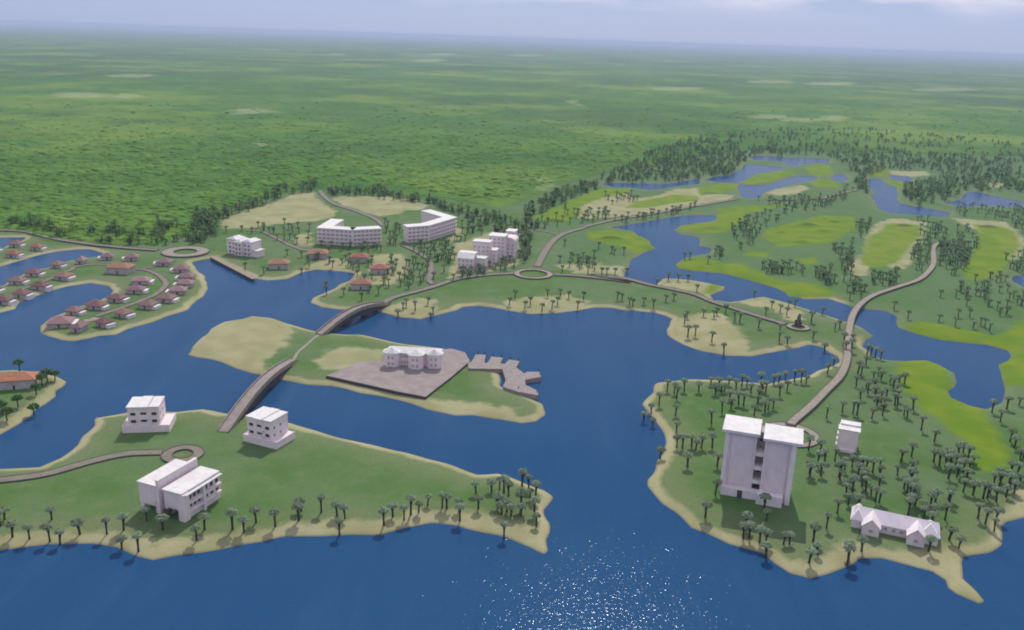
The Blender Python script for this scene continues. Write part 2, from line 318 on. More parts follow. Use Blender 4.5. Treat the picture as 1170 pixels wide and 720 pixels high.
# the ground: grass, far bush country, sand, lime greens
t = NT('ground'); ps = t.pos()
n1, n2, n3 = t.noise(0.018, 5, ps), t.noise(0.09, 5, ps), t.noise(0.9, 4, ps)
g = t.mix(t.step(n1, 0.38, 0.62), (0.069, 0.146, 0.030), (0.106, 0.164, 0.064))
g = t.mix(t.math('MULTIPLY', t.step(n2, 0.45, 0.75), 0.6), g, (0.144, 0.187, 0.069))
dry = t.math('MULTIPLY', t.math('SUBTRACT', 1.0, t.step(t.math('ADD', t.attr('d_shore'), t.math('MULTIPLY', t.math('SUBTRACT', n2, 0.5), 34.0)), 6.0, 24.0)), 0.65)
g = t.mix(dry, g, (0.165, 0.190, 0.088))
g = t.mix(t.math('MULTIPLY', t.step(t.attr('d_wet'), -4.0, 4.0), 0.45), g, (0.078, 0.155, 0.052))
g = t.mix(t.math('MULTIPLY', t.step(n3, 0.4, 0.7), 0.30), g, (0.045, 0.105, 0.028))
mapp = t.n('ShaderNodeMapping'); t.l(ps, mapp.inputs['Vector'])
mapp.inputs['Scale'].default_value = (1, 1, 0.2)
pn1, pn2, pn3, pn4 = t.noise(0.004, 6, ps, 0.6), t.noise(0.03, 5, ps, 0.6), t.noise(0.10, 4, ps), t.noise(0.0007, 5, ps)
f = t.mix(t.step(pn2, 0.35, 0.65), (0.038, 0.125, 0.010), (0.068, 0.175, 0.017))
f = t.mix(t.math('MULTIPLY', t.step(pn1, 0.46, 0.66), 0.55), f, (0.102, 0.201, 0.029))
f = t.mix(t.math('MULTIPLY', t.step(pn3, 0.50, 0.72), 0.55), f, (0.023, 0.088, 0.009))
f = t.mix(t.math('MULTIPLY', t.step(pn4, 0.48, 0.62), 0.5), f, (0.027, 0.071, 0.020))
pn5 = t.noise(0.0016, 6, ps, 0.65)  # broad sunlit patches and darker ones, put into the plain's colour
f = t.mix(t.math('MULTIPLY', t.step(pn5, 0.49, 0.62), 0.7), f, (0.160, 0.240, 0.030))
f = t.mix(t.math('MULTIPLY', t.step(pn5, 0.49, 0.36), 0.6), f, (0.032, 0.092, 0.012))
pz_ = t.math('ADD', t.attr('d_patch'), t.math('ADD', t.math('MULTIPLY', t.math('SUBTRACT', pn2, 0.5), 90.0), t.math('MULTIPLY', t.math('SUBTRACT', pn1, 0.5), 90.0)))
f = t.mix(t.math('MULTIPLY', t.step(pz_, -16.0, 24.0), 0.55), f, (0.30, 0.33, 0.15))
fp = t.step(t.math('ADD', t.attr('d_plain'), t.math('MULTIPLY', t.math('SUBTRACT', n2, 0.5), 30.0)), -6.0, 8.0)
col = t.mix(fp, g, f)
sn = t.noise(0.25, 5, ps)
sandc = t.mix(t.step(t.noise(0.045, 4, ps), 0.35, 0.65), (0.271, 0.264, 0.120), (0.351, 0.326, 0.175))
sandc = t.mix(t.math('MULTIPLY', t.step(n3, 0.45, 0.7), 0.25), sandc, (0.24, 0.24, 0.12))
wetm = t.step(t.attr('d_wet'), -4.0, 4.0)
wob = t.math('ADD', t.math('MULTIPLY', t.math('SUBTRACT', sn, 0.5), 4.0), t.math('MULTIPLY', t.math('SUBTRACT', n2, 0.5), 9.0))
band = t.math('SUBTRACT', 1.0, t.step(t.math('ADD', t.attr('d_shore'), t.math('MULTIPLY', wob, 0.6)), 3.0, 6.2))
band = t.math('MULTIPLY', band, t.math('SUBTRACT', 1.0, t.math('MULTIPLY', wetm, 0.9)))
sz = t.math('MULTIPLY', t.step(t.math('ADD', t.attr('d_sand'), t.math('MULTIPLY', wob, 1.6)), -2.6, 3.6), 0.88)
col = t.mix(t.math('MAXIMUM', band, sz), col, sandc)
lm = t.mix(t.step(t.noise(0.05, 4, ps), 0.35, 0.7), (0.102, 0.186, 0.002), (0.162, 0.222, 0.004))
lz = t.math('MULTIPLY', t.step(t.math('ADD', t.attr('d_lime'), t.math('MULTIPLY', wob, 1.5)), -5.0, 2.0), 0.92)
col = t.mix(lz, col, lm)
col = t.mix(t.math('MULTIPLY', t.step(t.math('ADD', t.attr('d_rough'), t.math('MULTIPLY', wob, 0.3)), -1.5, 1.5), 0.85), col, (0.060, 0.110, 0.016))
# wet rim at the water line
rim = t.math('SUBTRACT', 1.0, t.step(t.attr('d_shore'), 0.2, 1.1))
col = t.mix(t.math('MULTIPLY', rim, 0.55), col, (0.14, 0.12, 0.07))
hb = t.math('ADD', t.math('MULTIPLY', n3, 0.35), t.math('MULTIPLY', t.math('MULTIPLY', pn3, fp), 7.0))
t.bump(hb, 0.55, 1.0)
t.done(col, 0.95, 0.1)

t = NT('water'); ps = t.pos()
wn1, wn2, wn3 = t.noise(0.02, 4, ps), t.noise(0.75, 2, ps, 0.5), t.noise(0.006, 3, ps)
c = t.mix(t.step(wn3, 0.35, 0.65), (0.014, 0.062, 0.146), (0.018, 0.070, 0.154))
c = t.mix(t.math('MULTIPLY', t.step(wn1, 0.5, 0.75), 0.4), c, (0.017, 0.080, 0.170))
wm = t.n('ShaderNodeMapping'); t.l(ps, wm.inputs['Vector']); wm.inputs['Rotation'].default_value = (0, 0, 0.5); wm.inputs['Scale'].default_value = (0.035, 0.006, 1)
ws_ = t.noise(1.0, 5, wm.outputs[0], 0.6)
c = t.mix(t.math('MULTIPLY', t.step(ws_, 0.52, 0.74), 0.35), c, (0.040, 0.105, 0.190))
c = t.mix(t.math('MULTIPLY', t.step(ws_, 0.48, 0.30), 0.35), c, (0.004, 0.046, 0.125))
t.bump(wn2, 0.5, 0.325)
t.done(c, 0.085, 0.25); t.b.inputs['IOR'].default_value = 1.11

mottled('white_roof', (0.70, 0.67, 0.62), (0.60, 0.57, 0.53), 0.35, 0.7)
def streaked(name, c1, c2, c3):
    t = NT(name); ps = t.pos()
    mm = t.n('ShaderNodeMapping'); t.l(ps, mm.inputs['Vector']); mm.inputs['Scale'].default_value = (1.1, 1.1, 0.10)
    c = t.mix(t.step(t.noise(0.22, 4, ps), 0.32, 0.68), c1, c2)
    c = t.mix(t.math('MULTIPLY', t.step(t.noise(1.0, 5, mm.outputs[0], 0.65), 0.48, 0.78), 0.55), c, c3)
    return t.done(c, 0.88, 0.15)
streaked('plaster', (0.83, 0.70, 0.68), (0.74, 0.625, 0.615), (0.52, 0.45, 0.44))
streaked('panel', (0.76, 0.645, 0.64), (0.68, 0.58, 0.58), (0.54, 0.46, 0.465))
streaked('white_plaster', (0.82, 0.73, 0.72), (0.74, 0.66, 0.65), (0.56, 0.50, 0.48))
mottled('house_wall', (0.50, 0.44, 0.42), (0.42, 0.37, 0.36), 0.4, 0.9, 0.2)
mottled('pink_roof', (0.240, 0.132, 0.112), (0.180, 0.100, 0.088), 0.8, 0.85, 0.2, objvar=0.4)
mottled('pink_pale_roof', (0.290, 0.180, 0.170), (0.235, 0.145, 0.140), 0.8, 0.85, 0.2, objvar=0.3)
mottled('orange_roof', (0.330, 0.150, 0.095), (0.240, 0.110, 0.075), 0.7, 0.85, 0.2, objvar=0.2)
mottled('terracotta', (0.43, 0.185, 0.095), (0.33, 0.135, 0.070), 0.7, 0.85, 0.2)
mottled('road', (0.220, 0.194, 0.142), (0.162, 0.143, 0.104), 0.35, 0.9, 0.2)
mottled('road_edge', (0.115, 0.100, 0.090), (0.085, 0.075, 0.070), 0.6, 0.9, 0.2)
mottled('pale_stone', (0.300, 0.262, 0.195), (0.225, 0.196, 0.146), 0.35, 0.9, 0.2)
mottled('paving', (0.300, 0.250, 0.225), (0.235, 0.195, 0.178), 0.22, 0.9, 0.2)
mottled('dark_stone', (0.080, 0.062, 0.058), (0.055, 0.045, 0.042), 0.7, 0.9, 0.2)
mottled('monument_stone', (0.130, 0.095, 0.072), (0.18, 0.135, 0.105), 1.2, 0.9, 0.2, bump=0.5)
mottled('timber', (0.30, 0.255, 0.225), (0.22, 0.185, 0.165), 0.5, 0.85, 0.2)
mottled('stalk', (0.040, 0.065, 0.028), (0.065, 0.095, 0.040), 1.0, 0.8, 0.1, thin=0.15)
mottled('bark', (0.052, 0.050, 0.032), (0.035, 0.036, 0.024), 1.5, 0.95, 0.1)
mottled('palm_leaf', (0.165, 0.232, 0.122), (0.270, 0.335, 0.210), 0.9, 0.75, 0.12, objvar=0.4, thin=0.3)
mottled('bush_leaf', (0.055, 0.135, 0.024), (0.100, 0.200, 0.045), 0.9, 0.7, 0.15, objvar=0.3, thin=0.3)
mottled('dark_leaf', (0.095, 0.165, 0.060), (0.190, 0.260, 0.120), 0.22, 0.75, 0.10, thin=0.35)
mottled('wood_leaf', (0.062, 0.140, 0.030), (0.145, 0.230, 0.062), 0.10, 0.7, 0.10, thin=0.3)
t = NT('scrub_leaf'); ps = t.pos(); pn5 = t.noise(0.0016, 6, ps, 0.65)
c = t.mix(t.step(t.noise(0.03, 5, ps, 0.6), 0.35, 0.65), (0.066, 0.165, 0.016), (0.118, 0.225, 0.030))
c = t.mix(t.math('MULTIPLY', t.step(pn5, 0.49, 0.62), 0.7), c, (0.185, 0.265, 0.036))  # the plain's sunlit patches and darker ones, carried into the scrub colour
c = t.mix(t.math('MULTIPLY', t.step(pn5, 0.49, 0.36), 0.6), c, (0.046, 0.118, 0.016))
t.done(c, 0.9, 0.05)
mottled('pale_glass', (0.36, 0.315, 0.33), (0.42, 0.37, 0.385), 0.5, 0.3, 0.4)
mottled('glass', (0.020, 0.024, 0.030), (0.035, 0.038, 0.045), 0.5, 0.15, 0.5)
mottled('door_wood', (0.07, 0.05, 0.04), (0.05, 0.035, 0.03), 1.0, 0.7, 0.3)

# ------------------------------------------------------------------ mesh helpers
class MB:
    def __init__(s, xf=None): s.v = []; s.f = []; s.xf = xf
    def add(s, vs, fs):
        o = len(s.v)
        if s.xf is not None: vs = [tuple(s.xf @ Vector(q)) for q in vs]
        s.v += [tuple(map(float, q)) for q in vs]; s.f += [tuple(i + o for i in f_) for f_ in fs]; return s
    def box(s, x0, x1, y0, y1, z0, z1):
        return s.prism([(x0, y0), (x1, y0), (x1, y1), (x0, y1)], z0, z1)
    def prism(s, P, z0, z1):
        a = sum(P[i][0] * P[(i + 1) % len(P)][1] - P[(i + 1) % len(P)][0] * P[i][1] for i in range(len(P)))
        if a < 0: P = P[::-1]
        n = len(P)
        vs = [(q[0], q[1], z0) for q in P] + [(q[0], q[1], z1) for q in P]
        return s.add(vs, [tuple(range(n))[::-1], tuple(range(n, 2 * n))] + [(i, (i + 1) % n, n + (i + 1) % n, n + i) for i in range(n)])
    def hip(s, x0, x1, y0, y1, z0, z1, inset=None, thick=0.25):
        w, d = x1 - x0, y1 - y0
        i = min(w, d) / 2 if inset is None else inset
        if w >= d: ra, rb = (x0 + i, (y0 + y1) / 2), (x1 - i, (y0 + y1) / 2)
        else: ra, rb = ((x0 + x1) / 2, y0 + i), ((x0 + x1) / 2, y1 - i)
        b = [(x0, y0), (x1, y0), (x1, y1), (x0, y1)]
        vs = [(*q, z0) for q in b] + [(*q, z0 + thick) for q in b] + [(*ra, z1), (*rb, z1)]
        fs = [(3, 2, 1, 0)] + [(k, (k + 1) % 4, 4 + (k + 1) % 4, 4 + k) for k in range(4)]
        if w >= d: fs += [(4, 5, 9, 8), (5, 6, 9), (6, 7, 8, 9), (7, 4, 8)]
        else: fs += [(4, 5, 8), (5, 6, 9, 8), (6, 7, 9), (7, 4, 8, 9)]
        return s.add(vs, fs)
    def gable(s, x0, x1, y0, y1, z0, z1, axis='x', t=0.25):
        """solid gable roof, ridge along axis"""
        if axis == 'x':
            ym = (y0 + y1) / 2
            vs = [(x0, y0, z0), (x0, y1, z0), (x0, ym, z1), (x1, y0, z0), (x1, y1, z0), (x1, ym, z1)]
        else:
            xm = (x0 + x1) / 2
            vs = [(x1, y0, z0), (x0, y0, z0), (xm, y0, z1), (x1, y1, z0), (x0, y1, z0), (xm, y1, z1)]
        return s.add(vs, [(0, 2, 1), (3, 4, 5), (0, 3, 5, 2), (1, 2, 5, 4), (0, 1, 4, 3)])
    def tube(s, path, rad, n=6):
        o = len(s.v); vs = []; fs = []
        for k, (q, r_) in enumerate(zip(path, rad)):
            for i in range(n):
                a = 6.28318 * i / n
                vs.append((q[0] + r_ * math.cos(a), q[1] + r_ * math.sin(a), q[2]))
        for k in range(len(path) - 1):
            for i in range(n):
                fs.append((k * n + i, k * n + (i + 1) % n, (k + 1) * n + (i + 1) % n, (k + 1) * n + i))
        fs.append(tuple(range(n))[::-1]); fs.append(tuple((len(path) - 1) * n + i for i in range(n)))
        return s.add(vs, fs)
    def mesh(s, name, mat):
        me = bpy.data.meshes.new(name); me.from_pydata(s.v, [], s.f); me.materials.append(MATS[mat]); me.update(); return me
    def build(s, name, mat, parent=None):
        return link(name, s.mesh(name, mat), parent)
def link(name, me, parent=None, loc=None, rz=0):
    o = bpy.data.objects.new(name, me); COL.objects.link(o)
    if parent is not None: o.parent = parent
    if loc is not None: o.location = loc
    if rz: o.rotation_euler = (0, 0, rz)
    return o
def thing(name, label, cat, loc, rz=0.0, group=None):
    o = bpy.data.objects.new(name, None); COL.objects.link(o); o.empty_display_size = 1
    o.location = loc; o.rotation_euler = (0, 0, rz); o['label'] = label; o['category'] = cat
    if group: o['group'] = group
    return o
def tag(o, label, cat, group=None):
    o['label'] = label; o['category'] = cat
    if group: o['group'] = group
    return o
def struct(o): o['kind'] = 'structure'; return o
def rotz(a): return Matrix.Rotation(a, 4, 'Z')
def place(a, z=0.0): return Matrix.Translation(Vector((a[0], a[1], z)))

# ------------------------------------------------------------------ ground sheet
xs_in = np.linspace(-0.80, 0.84, 590)
out = np.array([0.05, 0.13, 0.25, 0.45, 0.8, 1.4, 2.5, 5, 10, 25, 60, 130])
ss = np.concatenate([-0.80 - out[::-1], xs_in, 0.84 + out])
ys = [205.0]
while ys[-1] < 1750: ys.append(ys[-1] + max(1.05, 0.0043 * ys[-1]))
while ys[-1] < 60000: ys.append(ys[-1] * 1.022)
ys = np.array(ys)
Xg = (ss[None, :] * (ys[:, None] * 0.93 + 60)); Yg = np.repeat(ys[:, None], len(ss), 1)
Xg = np.clip(Xg, -60000, 60000)
sh = Xg.shape; Xf, Yf = Xg.ravel(), Yg.ravel()
ds = shore(Xf, Yf); dp = sdf_list(Xf, Yf, plain, 60.0)
Zf = height(Xf, Yf, ds, dp)
nr, nc = sh
idx = np.arange(nr * nc).reshape(sh)
quads = np.stack([idx[:-1, :-1], idx[:-1, 1:], idx[1:, 1:], idx[1:, :-1]], -1).reshape(-1, 4)
keep = (ds[quads].max(1) > -12)
quads = quads[keep]
used = np.unique(quads); remap = np.full(nr * nc, -1); remap[used] = np.arange(len(used))
quads = remap[quads]
co = np.stack([Xf[used], Yf[used], Zf[used]], -1)
me = bpy.data.meshes.new('ground')
me.vertices.add(len(co)); me.vertices.foreach_set('co', co.ravel().astype(np.float32))
me.loops.add(quads.size); me.loops.foreach_set('vertex_index', quads.ravel().astype(np.int32))
me.polygons.add(len(quads)); me.polygons.foreach_set('loop_start', np.arange(0, quads.size, 4, dtype=np.int32))
me.polygons.foreach_set('loop_total', np.full(len(quads), 4, np.int32))
me.polygons.foreach_set('use_smooth', np.ones(len(quads), bool))
me.update(calc_edges=True)
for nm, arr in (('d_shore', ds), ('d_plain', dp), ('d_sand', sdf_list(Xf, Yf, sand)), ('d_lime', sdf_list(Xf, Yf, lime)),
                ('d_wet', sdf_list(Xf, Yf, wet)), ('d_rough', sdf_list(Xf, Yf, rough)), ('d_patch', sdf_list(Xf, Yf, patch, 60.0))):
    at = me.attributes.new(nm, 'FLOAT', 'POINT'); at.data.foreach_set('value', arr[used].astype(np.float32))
me.materials.append(MATS['ground'])
struct(link('ground', me))
b = MB(); b.add([(-60000, -20000, 0), (60000, -20000, 0), (60000, 2200, 0), (-60000, 2200, 0)], [(0, 1, 2, 3)])
struct(b.build('water', 'water'))

# ------------------------------------------------------------------ roads
def smooth(P, n=6, closed=False):
    P = [np.array(q[:2], float) for q in P]; o = []
    for i in range(len(P) - 1):
        a, b_, c, d = P[max(i - 1, 0)], P[i], P[i + 1], P[min(i + 2, len(P) - 1)]
        for k in range(n):
            s_ = k / n
            o.append(0.5 * ((2 * b_) + (-a + c) * s_ + (2 * a - 5 * b_ + 4 * c - d) * s_ ** 2 + (-a + 3 * b_ - 3 * c + d) * s_ ** 3))
    o.append(P[-1]); return o
def ribbon(P, w, ztop, zbot, edge_only=None):
    """solid strip along P with top at ztop (float or list); edge_only=(lo, hi) offsets from the centre line"""
    lo, hi = edge_only or (-w / 2, w / 2)
    vs = []; n = len(P)
    for i, q in enumerate(P):
        d = P[min(i + 1, n - 1)] - P[max(i - 1, 0)]; d = d / (np.linalg.norm(d) + 1e-9); nn = np.array([-d[1], d[0]])
        zt = ztop[i] if hasattr(ztop, '__len__') else ztop
        zb = zbot[i] if hasattr(zbot, '__len__') else zbot
        a, c = q + nn * lo, q + nn * hi
        vs += [(a[0], a[1], zb), (a[0], a[1], zt), (c[0], c[1], zt), (c[0], c[1], zb)]
    fs = []
    for i in range(n - 1):
        for k in range(4):
            fs.append((i * 4 + k, i * 4 + (k + 1) % 4, i * 4 + 4 + (k + 1) % 4, i * 4 + 4 + k))
    fs += [(0, 1, 2, 3)[::-1], tuple((n - 1) * 4 + k for k in range(4))]
    return MB().add(vs, fs)
def road(P, w=6.0, lift=0.45, mat='road', kerb=True):
    P = smooth(P)
    z = GZ + lift
    o = struct(ribbon(P, w, z, -0.6).build('road', mat))
    if kerb:
        for s_ in (-1, 1):
            a, c = s_ * (w / 2 + 0.002), s_ * (w / 2 + 0.40)
            ribbon(P, w, z + 0.14, -0.65, (min(a, c), max(a, c))).build('kerb', 'road_edge', o)
    return o
def ring(c, ri, ro_, lift=0.45, mat='road', n=40, name='roundabout'):
    o = None
    def ann(r1, r2, zt, zb):
        b = MB(); vs = []
        for i in range(n):
            a = 6.28318 * i / n; ca, sa = math.cos(a), math.sin(a)
            vs += [(c[0] + r1 * ca, c[1] + r1 * sa, zb), (c[0] + r1 * ca, c[1] + r1 * sa, zt), (c[0] + r2 * ca, c[1] + r2 * sa, zt), (c[0] + r2 * ca, c[1] + r2 * sa, zb)]
        fs = []
        for i in range(n):
            for k in range(4):
                j = (i + 1) % n
                fs.append((i * 4 + k, i * 4 + (k + 1) % 4, j * 4 + (k + 1) % 4, j * 4 + k))
        return b.add(vs, [f_[::-1] for f_ in fs])
    z = GZ + lift
    o = struct(ann(ri, ro_, z + 0.006, -0.6).build(name, mat))
    ann(ro_ + 0.002, ro_ + 0.45, z + 0.2, -0.65).build('kerb', 'road_edge', o)
    ann(ri - 0.45, ri - 0.002, z + 0.2, -0.65).build('kerb', 'road_edge', o)
    return o
def R_(reg, pts): return G(reg, pts)
road(R_('I', [(-500, 245), (-200, 215), (0, 192), (200, 165), (400, 110), (560, 75), (720, 68)]), 4.6)
ring(W((209, 519.5)), 4.6, 8.6)
road(R_('A', [(-300, 80), (0, 92), (120, 100), (240, 130), (380, 152), (540, 170), (700, 182)]), 5.0, 0.9)
ring(W((212, 288.5)), 9.5, 18.5, 0.9, 'pale_stone')
road(R_('Q3', [(640, 235), (500, 285), (330, 305), (200, 285), (0, 268), (-180, 290)]) + R_('Q1', [(740, 480), (640, 515), (500, 580), (350, 640), (200, 690)]), 3.6, 0.25)
road(R_('Q3', [(330, 308), (420, 318), (500, 350), (560, 400), (572, 435), (540, 475), (480, 520), (380, 562), (250, 612), (100, 662), (0, 695)]), 3.8, 0.30)
road(R_('C', [(40, 590), (110, 550), (200, 525), (290, 500), (400, 465), (530, 447), (646, 440)]), 5.2, 0.7)
ring(W((609.3, 313.8)), 11.3, 15.3, 0.8, 'pale_stone')
road(R_('C', [(829, 446), (920, 450), (1040, 462), (1168, 478)]) + R_('L', [(130, 58), (280, 72), (400, 102), (500, 122), (600, 145), (680, 178), (760, 203), (860, 235), (1000, 277)]), 5.0, 0.8)
ring(W((912.0, 374.5)), 4.5, 7.4, 0.7, 'pale_stone')
road(R_('C', [(755, 408), (790, 340), (830, 290), (880, 260), (960, 237)]) + R_('D', [(270, 425), (400, 395), (560, 370), (700, 345), (840, 320), (940, 303)]), 5.5, 0.6)
road(R_('P1', [(560, 400), (700, 400), (900, 395), (1010, 370), (1160, 335)]), 5.5, 0.6)
road(R_('M', [(128, 728), (150, 705), (220, 645), (285, 578), (350, 510), (378, 440), (384, 370), (390, 300), (405, 240), (440, 190), (500, 150), (600, 115), (700, 80), (750, 35), (765, 0)]) + R_('E', [(765, 520), (800, 495)]), 4.0, 1.3, 'pale_stone')
ring(W((902, 497)), 10.0, 14.0, 0.35, 'pale_stone')
road(R_('P4', [(150, -40), (180, 0), (250, 50), (400, 100), (520, 150), (572, 195)]), 5.0, 0.5)
road(R_('P4', [(700, 325), (800, 370), (880, 430), (892, 500), (880, 560), (905, 585)]), 4.2, 0.5)
road(R_('S2', [(330, 340), (420, 345), (500, 380), (600, 430), (700, 460), (850, 465)]), 4.0, 0.3)
road(R_('P3', [(60, 430), (150, 440), (235, 462)]), 4.0, 0.3, 'road')

# ------------------------------------------------------------------ bridges
def bridge(label, a, c, hump, w=5.4):
    a, c = np.array(a[:2]), np.array(c[:2]); n = 28
    P = [a + (c - a) * i / n for i in range(n + 1)]
    zt = [GZ + 0.35 + hump * math.sin(math.pi * i / n) ** 1.0 for i in range(n + 1)]
    mid = (a + c) / 2
    t_ = thing('arch_bridge', label, 'bridge', (mid[0], mid[1], 0))
    sh_ = lambda Q: [q - mid for q in Q]
    under = [max(-1.0, z - 1.1 - 0.0) for z in zt]
    ribbon(sh_(P), w, zt, under).build('deck', 'paving', t_)
    for s_ in (-1, 1):
        lo, hi = sorted((s_ * (w / 2 + 0.002), s_ * (w / 2 + 0.45)))
        ribbon(sh_(P), w, [z + 0.95 for z in zt], [z - 1.4 for z in zt], (lo, hi)).build('parapet', 'pale_stone', t_)
        # spandrel wall with arched openings
        lo, hi = sorted((s_ * (w / 2 - 0.65), s_ * (w / 2 - 0.05)))
        arch = []
        for i in range(n + 1):
            u_ = i / n
            ph = (u_ - 0.08) / 0.84 * 3
            op = math.sqrt(max(0, 1 - (2 * (ph - math.floor(ph)) - 1) ** 2)) if 0 <= ph < 3 else 0
            arch.append(-1.2 + op * (0.50 * (zt[i] + 0.6)))
        ribbon(sh_(P), w, [z - 1.0 for z in zt], [min(q, z - 1.3) for q, z in zip(arch, zt)], (lo, hi)).build('spandrel', 'dark_stone', t_)
    d = (c - a) / np.linalg.norm(c - a)
    for u_ in (0.08, 0.36, 0.64, 0.92):
        q = a + (c - a) * u_ - mid; k = int(u_ * n)
        b = MB(place(q) @ rotz(math.atan2(d[1], d[0]))); b.box(-1.1, 1.1, -w / 2 + 0.1, w / 2 - 0.1, -2.0, zt[k] - 0.9)
        b.build('pier', 'dark_stone', t_)
    return t_
bridge('long humped stone bridge from the near lawn to the sandy island', W((255, 494)), W((335, 411.5)), 5.2, 5.0)
bridge('shorter humped stone bridge from the sandy island to the hotel shore', W((365, 382)), W((443, 347)), 6.0, 5.0)
o = ribbon(smooth(R_('S5', [(398, 352), (415, 325), (430, 302), (446, 289), (470, 268), (500, 242), (526, 224)])), 1.7, GZ + 0.12, GZ - 0.5).build('path', 'pale_stone'); struct(o)
o = ribbon(smooth(R_('P5', [(640, 140), (660, 90), (685, 40)])), 3.0, GZ + 0.12, GZ - 0.5).build('path', 'pale_stone'); struct(o)
o = ribbon(smooth(R_('Q2', [(860, 420), (930, 415), (1000, 392)])), 5.0, GZ + 0.2, GZ - 0.5).build('path', 'pale_stone'); struct(o)

# quay wall
q = [np.array(v[:2]) for v in R_('B', [(160, 368), (250, 415), (348, 466)])]
mid = q[1]
t_ = thing('quay_wall', 'dark straight quay wall with pale coping at the head of the canal', 'quay wall', (mid[0], mid[1], 0))
ribbon([v - mid for v in q], 3, GZ + 0.5, -1.5, (-0.6, 0.9)).build('wall', 'dark_stone', t_)
ribbon([v - mid for v in q], 3, GZ + 0.75, GZ + 0.505, (-0.9, 3.6)).build('coping', 'pale_stone', t_)

# ------------------------------------------------------------------ buildings
_wm = {}
def window(parent, x, y, z, w, h, face='front', frame='white_plaster', name='window', glass='glass'):
    """a framed window on a wall face: front = -y, back = +y, left = -x, right = +x"""
    key = (round(w, 2), round(h, 2), frame, glass)
    if key not in _wm:
        fb = MB(); t_ = 0.16
        fb.box(-w / 2 - t_, w / 2 + t_, -0.14, 0.05, -h / 2 - t_, -h / 2); fb.box(-w / 2 - t_, w / 2 + t_, -0.14, 0.05, h / 2, h / 2 + t_)
        fb.box(-w / 2 - t_, -w / 2, -0.14, 0.05, -h / 2, h / 2); fb.box(w / 2, w / 2 + t_, -0.14, 0.05, -h / 2, h / 2)
        pb = MB().box(-w / 2, w / 2, -0.04, 0.05, -h / 2, h / 2)
        _wm[key] = (fb.mesh('window', frame), pb.mesh('pane', glass))
    fm, pm = _wm[key]
    rz = {'front': 0, 'right': math.pi / 2, 'back': math.pi, 'left': -math.pi / 2}.get(face, face)
    o = link(name, fm, parent, (x, y, z), rz); link('pane', pm, o)
    return o

# -- big three-strip villa on the near lawn
a, c, e = W((158.8, 581.5)), W((211.4, 596.8)), W((254.6, 569.0))
an = math.atan2(c[1] - a[1], c[0] - a[0]); LX, LY = 22.9, 20.5
t_ = thing('white_villa', 'large boxy white villa with a raised middle fin, beside the turning circle', 'villa', (a[0], a[1], GZ), an)
b = MB(); b.box(0.6, 10.2, 0.4, LY, 3.0, 11.6); b.box(0.6, 2.4, 0.6, 2.4, -1, 3.0); b.box(8.2, 10.2, 0.6, LY, -1, 3.0); b.box(0.6, 8.2, 6.5, LY, -1, 3.0); b.build('left_wing_wall', 'plaster', t_)
b = MB(); b.box(0.2, 10.22, 0.0, LY + 0.3, 11.6, 12.1); b.build('left_roof', 'white_roof', t_)
b = MB(); b.box(10.2, 11.4, -0.5, LY + 0.2, -1, 14.6); b.build('middle_fin', 'plaster', t_)
b = MB(); b.box(10.1, 11.5, -0.6, LY + 0.3, 14.6, 15.0); b.build('fin_coping', 'white_roof', t_)
b = MB(); b.box(11.402, 13.0, 3.0, LY - 0.5, -1, 9.0); b.build('recess', 'dark_stone', t_)
b = MB(); b.box(13.0, 22.0, 0.3, LY, 4.2, 11.2); b.box(20.0, 22.9, -0.2, 3.0, -1, 11.2); b.box(13.0, 14.2, 0.5, LY, -1, 4.2); b.box(17.8, 22.0, 3.0, LY, -1, 4.2); b.box(14.2, 17.8, 5.0, LY, -1, 4.2); b.build('right_wing_wall', 'plaster', t_)
b = MB(); b.box(12.7, 22.2, -0.3, LY + 0.3, 11.2, 11.8); b.build('right_roof', 'white_roof', t_)
b = MB(); b.box(22.2, 23.7, 0.6, LY + 0.1, 10.6, 11.0); b.build('side_canopy', 'white_roof', t_)
b = MB(); b.box(22.002, 23.4, 10.0, 11.2, -1, 10.6); b.build('side_pier', 'plaster', t_)
for z0 in (3.2, 6.6):
    for (y0, y1) in ((3.0, 9.9), (11.3, LY - 0.2)):
        b = MB(); b.box(22.0, 23.2, y0, y1, z0 - 0.3, z0 + 0.75); b.build('balcony', 'plaster', t_)
        for k in range(3):
            yy = y0 + (y1 - y0) * (k + 0.5) / 3
            window(t_, 22.0, yy, z0 + 2.0, 1.7, 1.9, 'right')
b = MB(); b.tube([(14.3, 0.2, -1), (14.3, 0.2, 3.2)], [1.5, 1.5], 14); b.build('entrance_drum', 'dark_stone', t_)

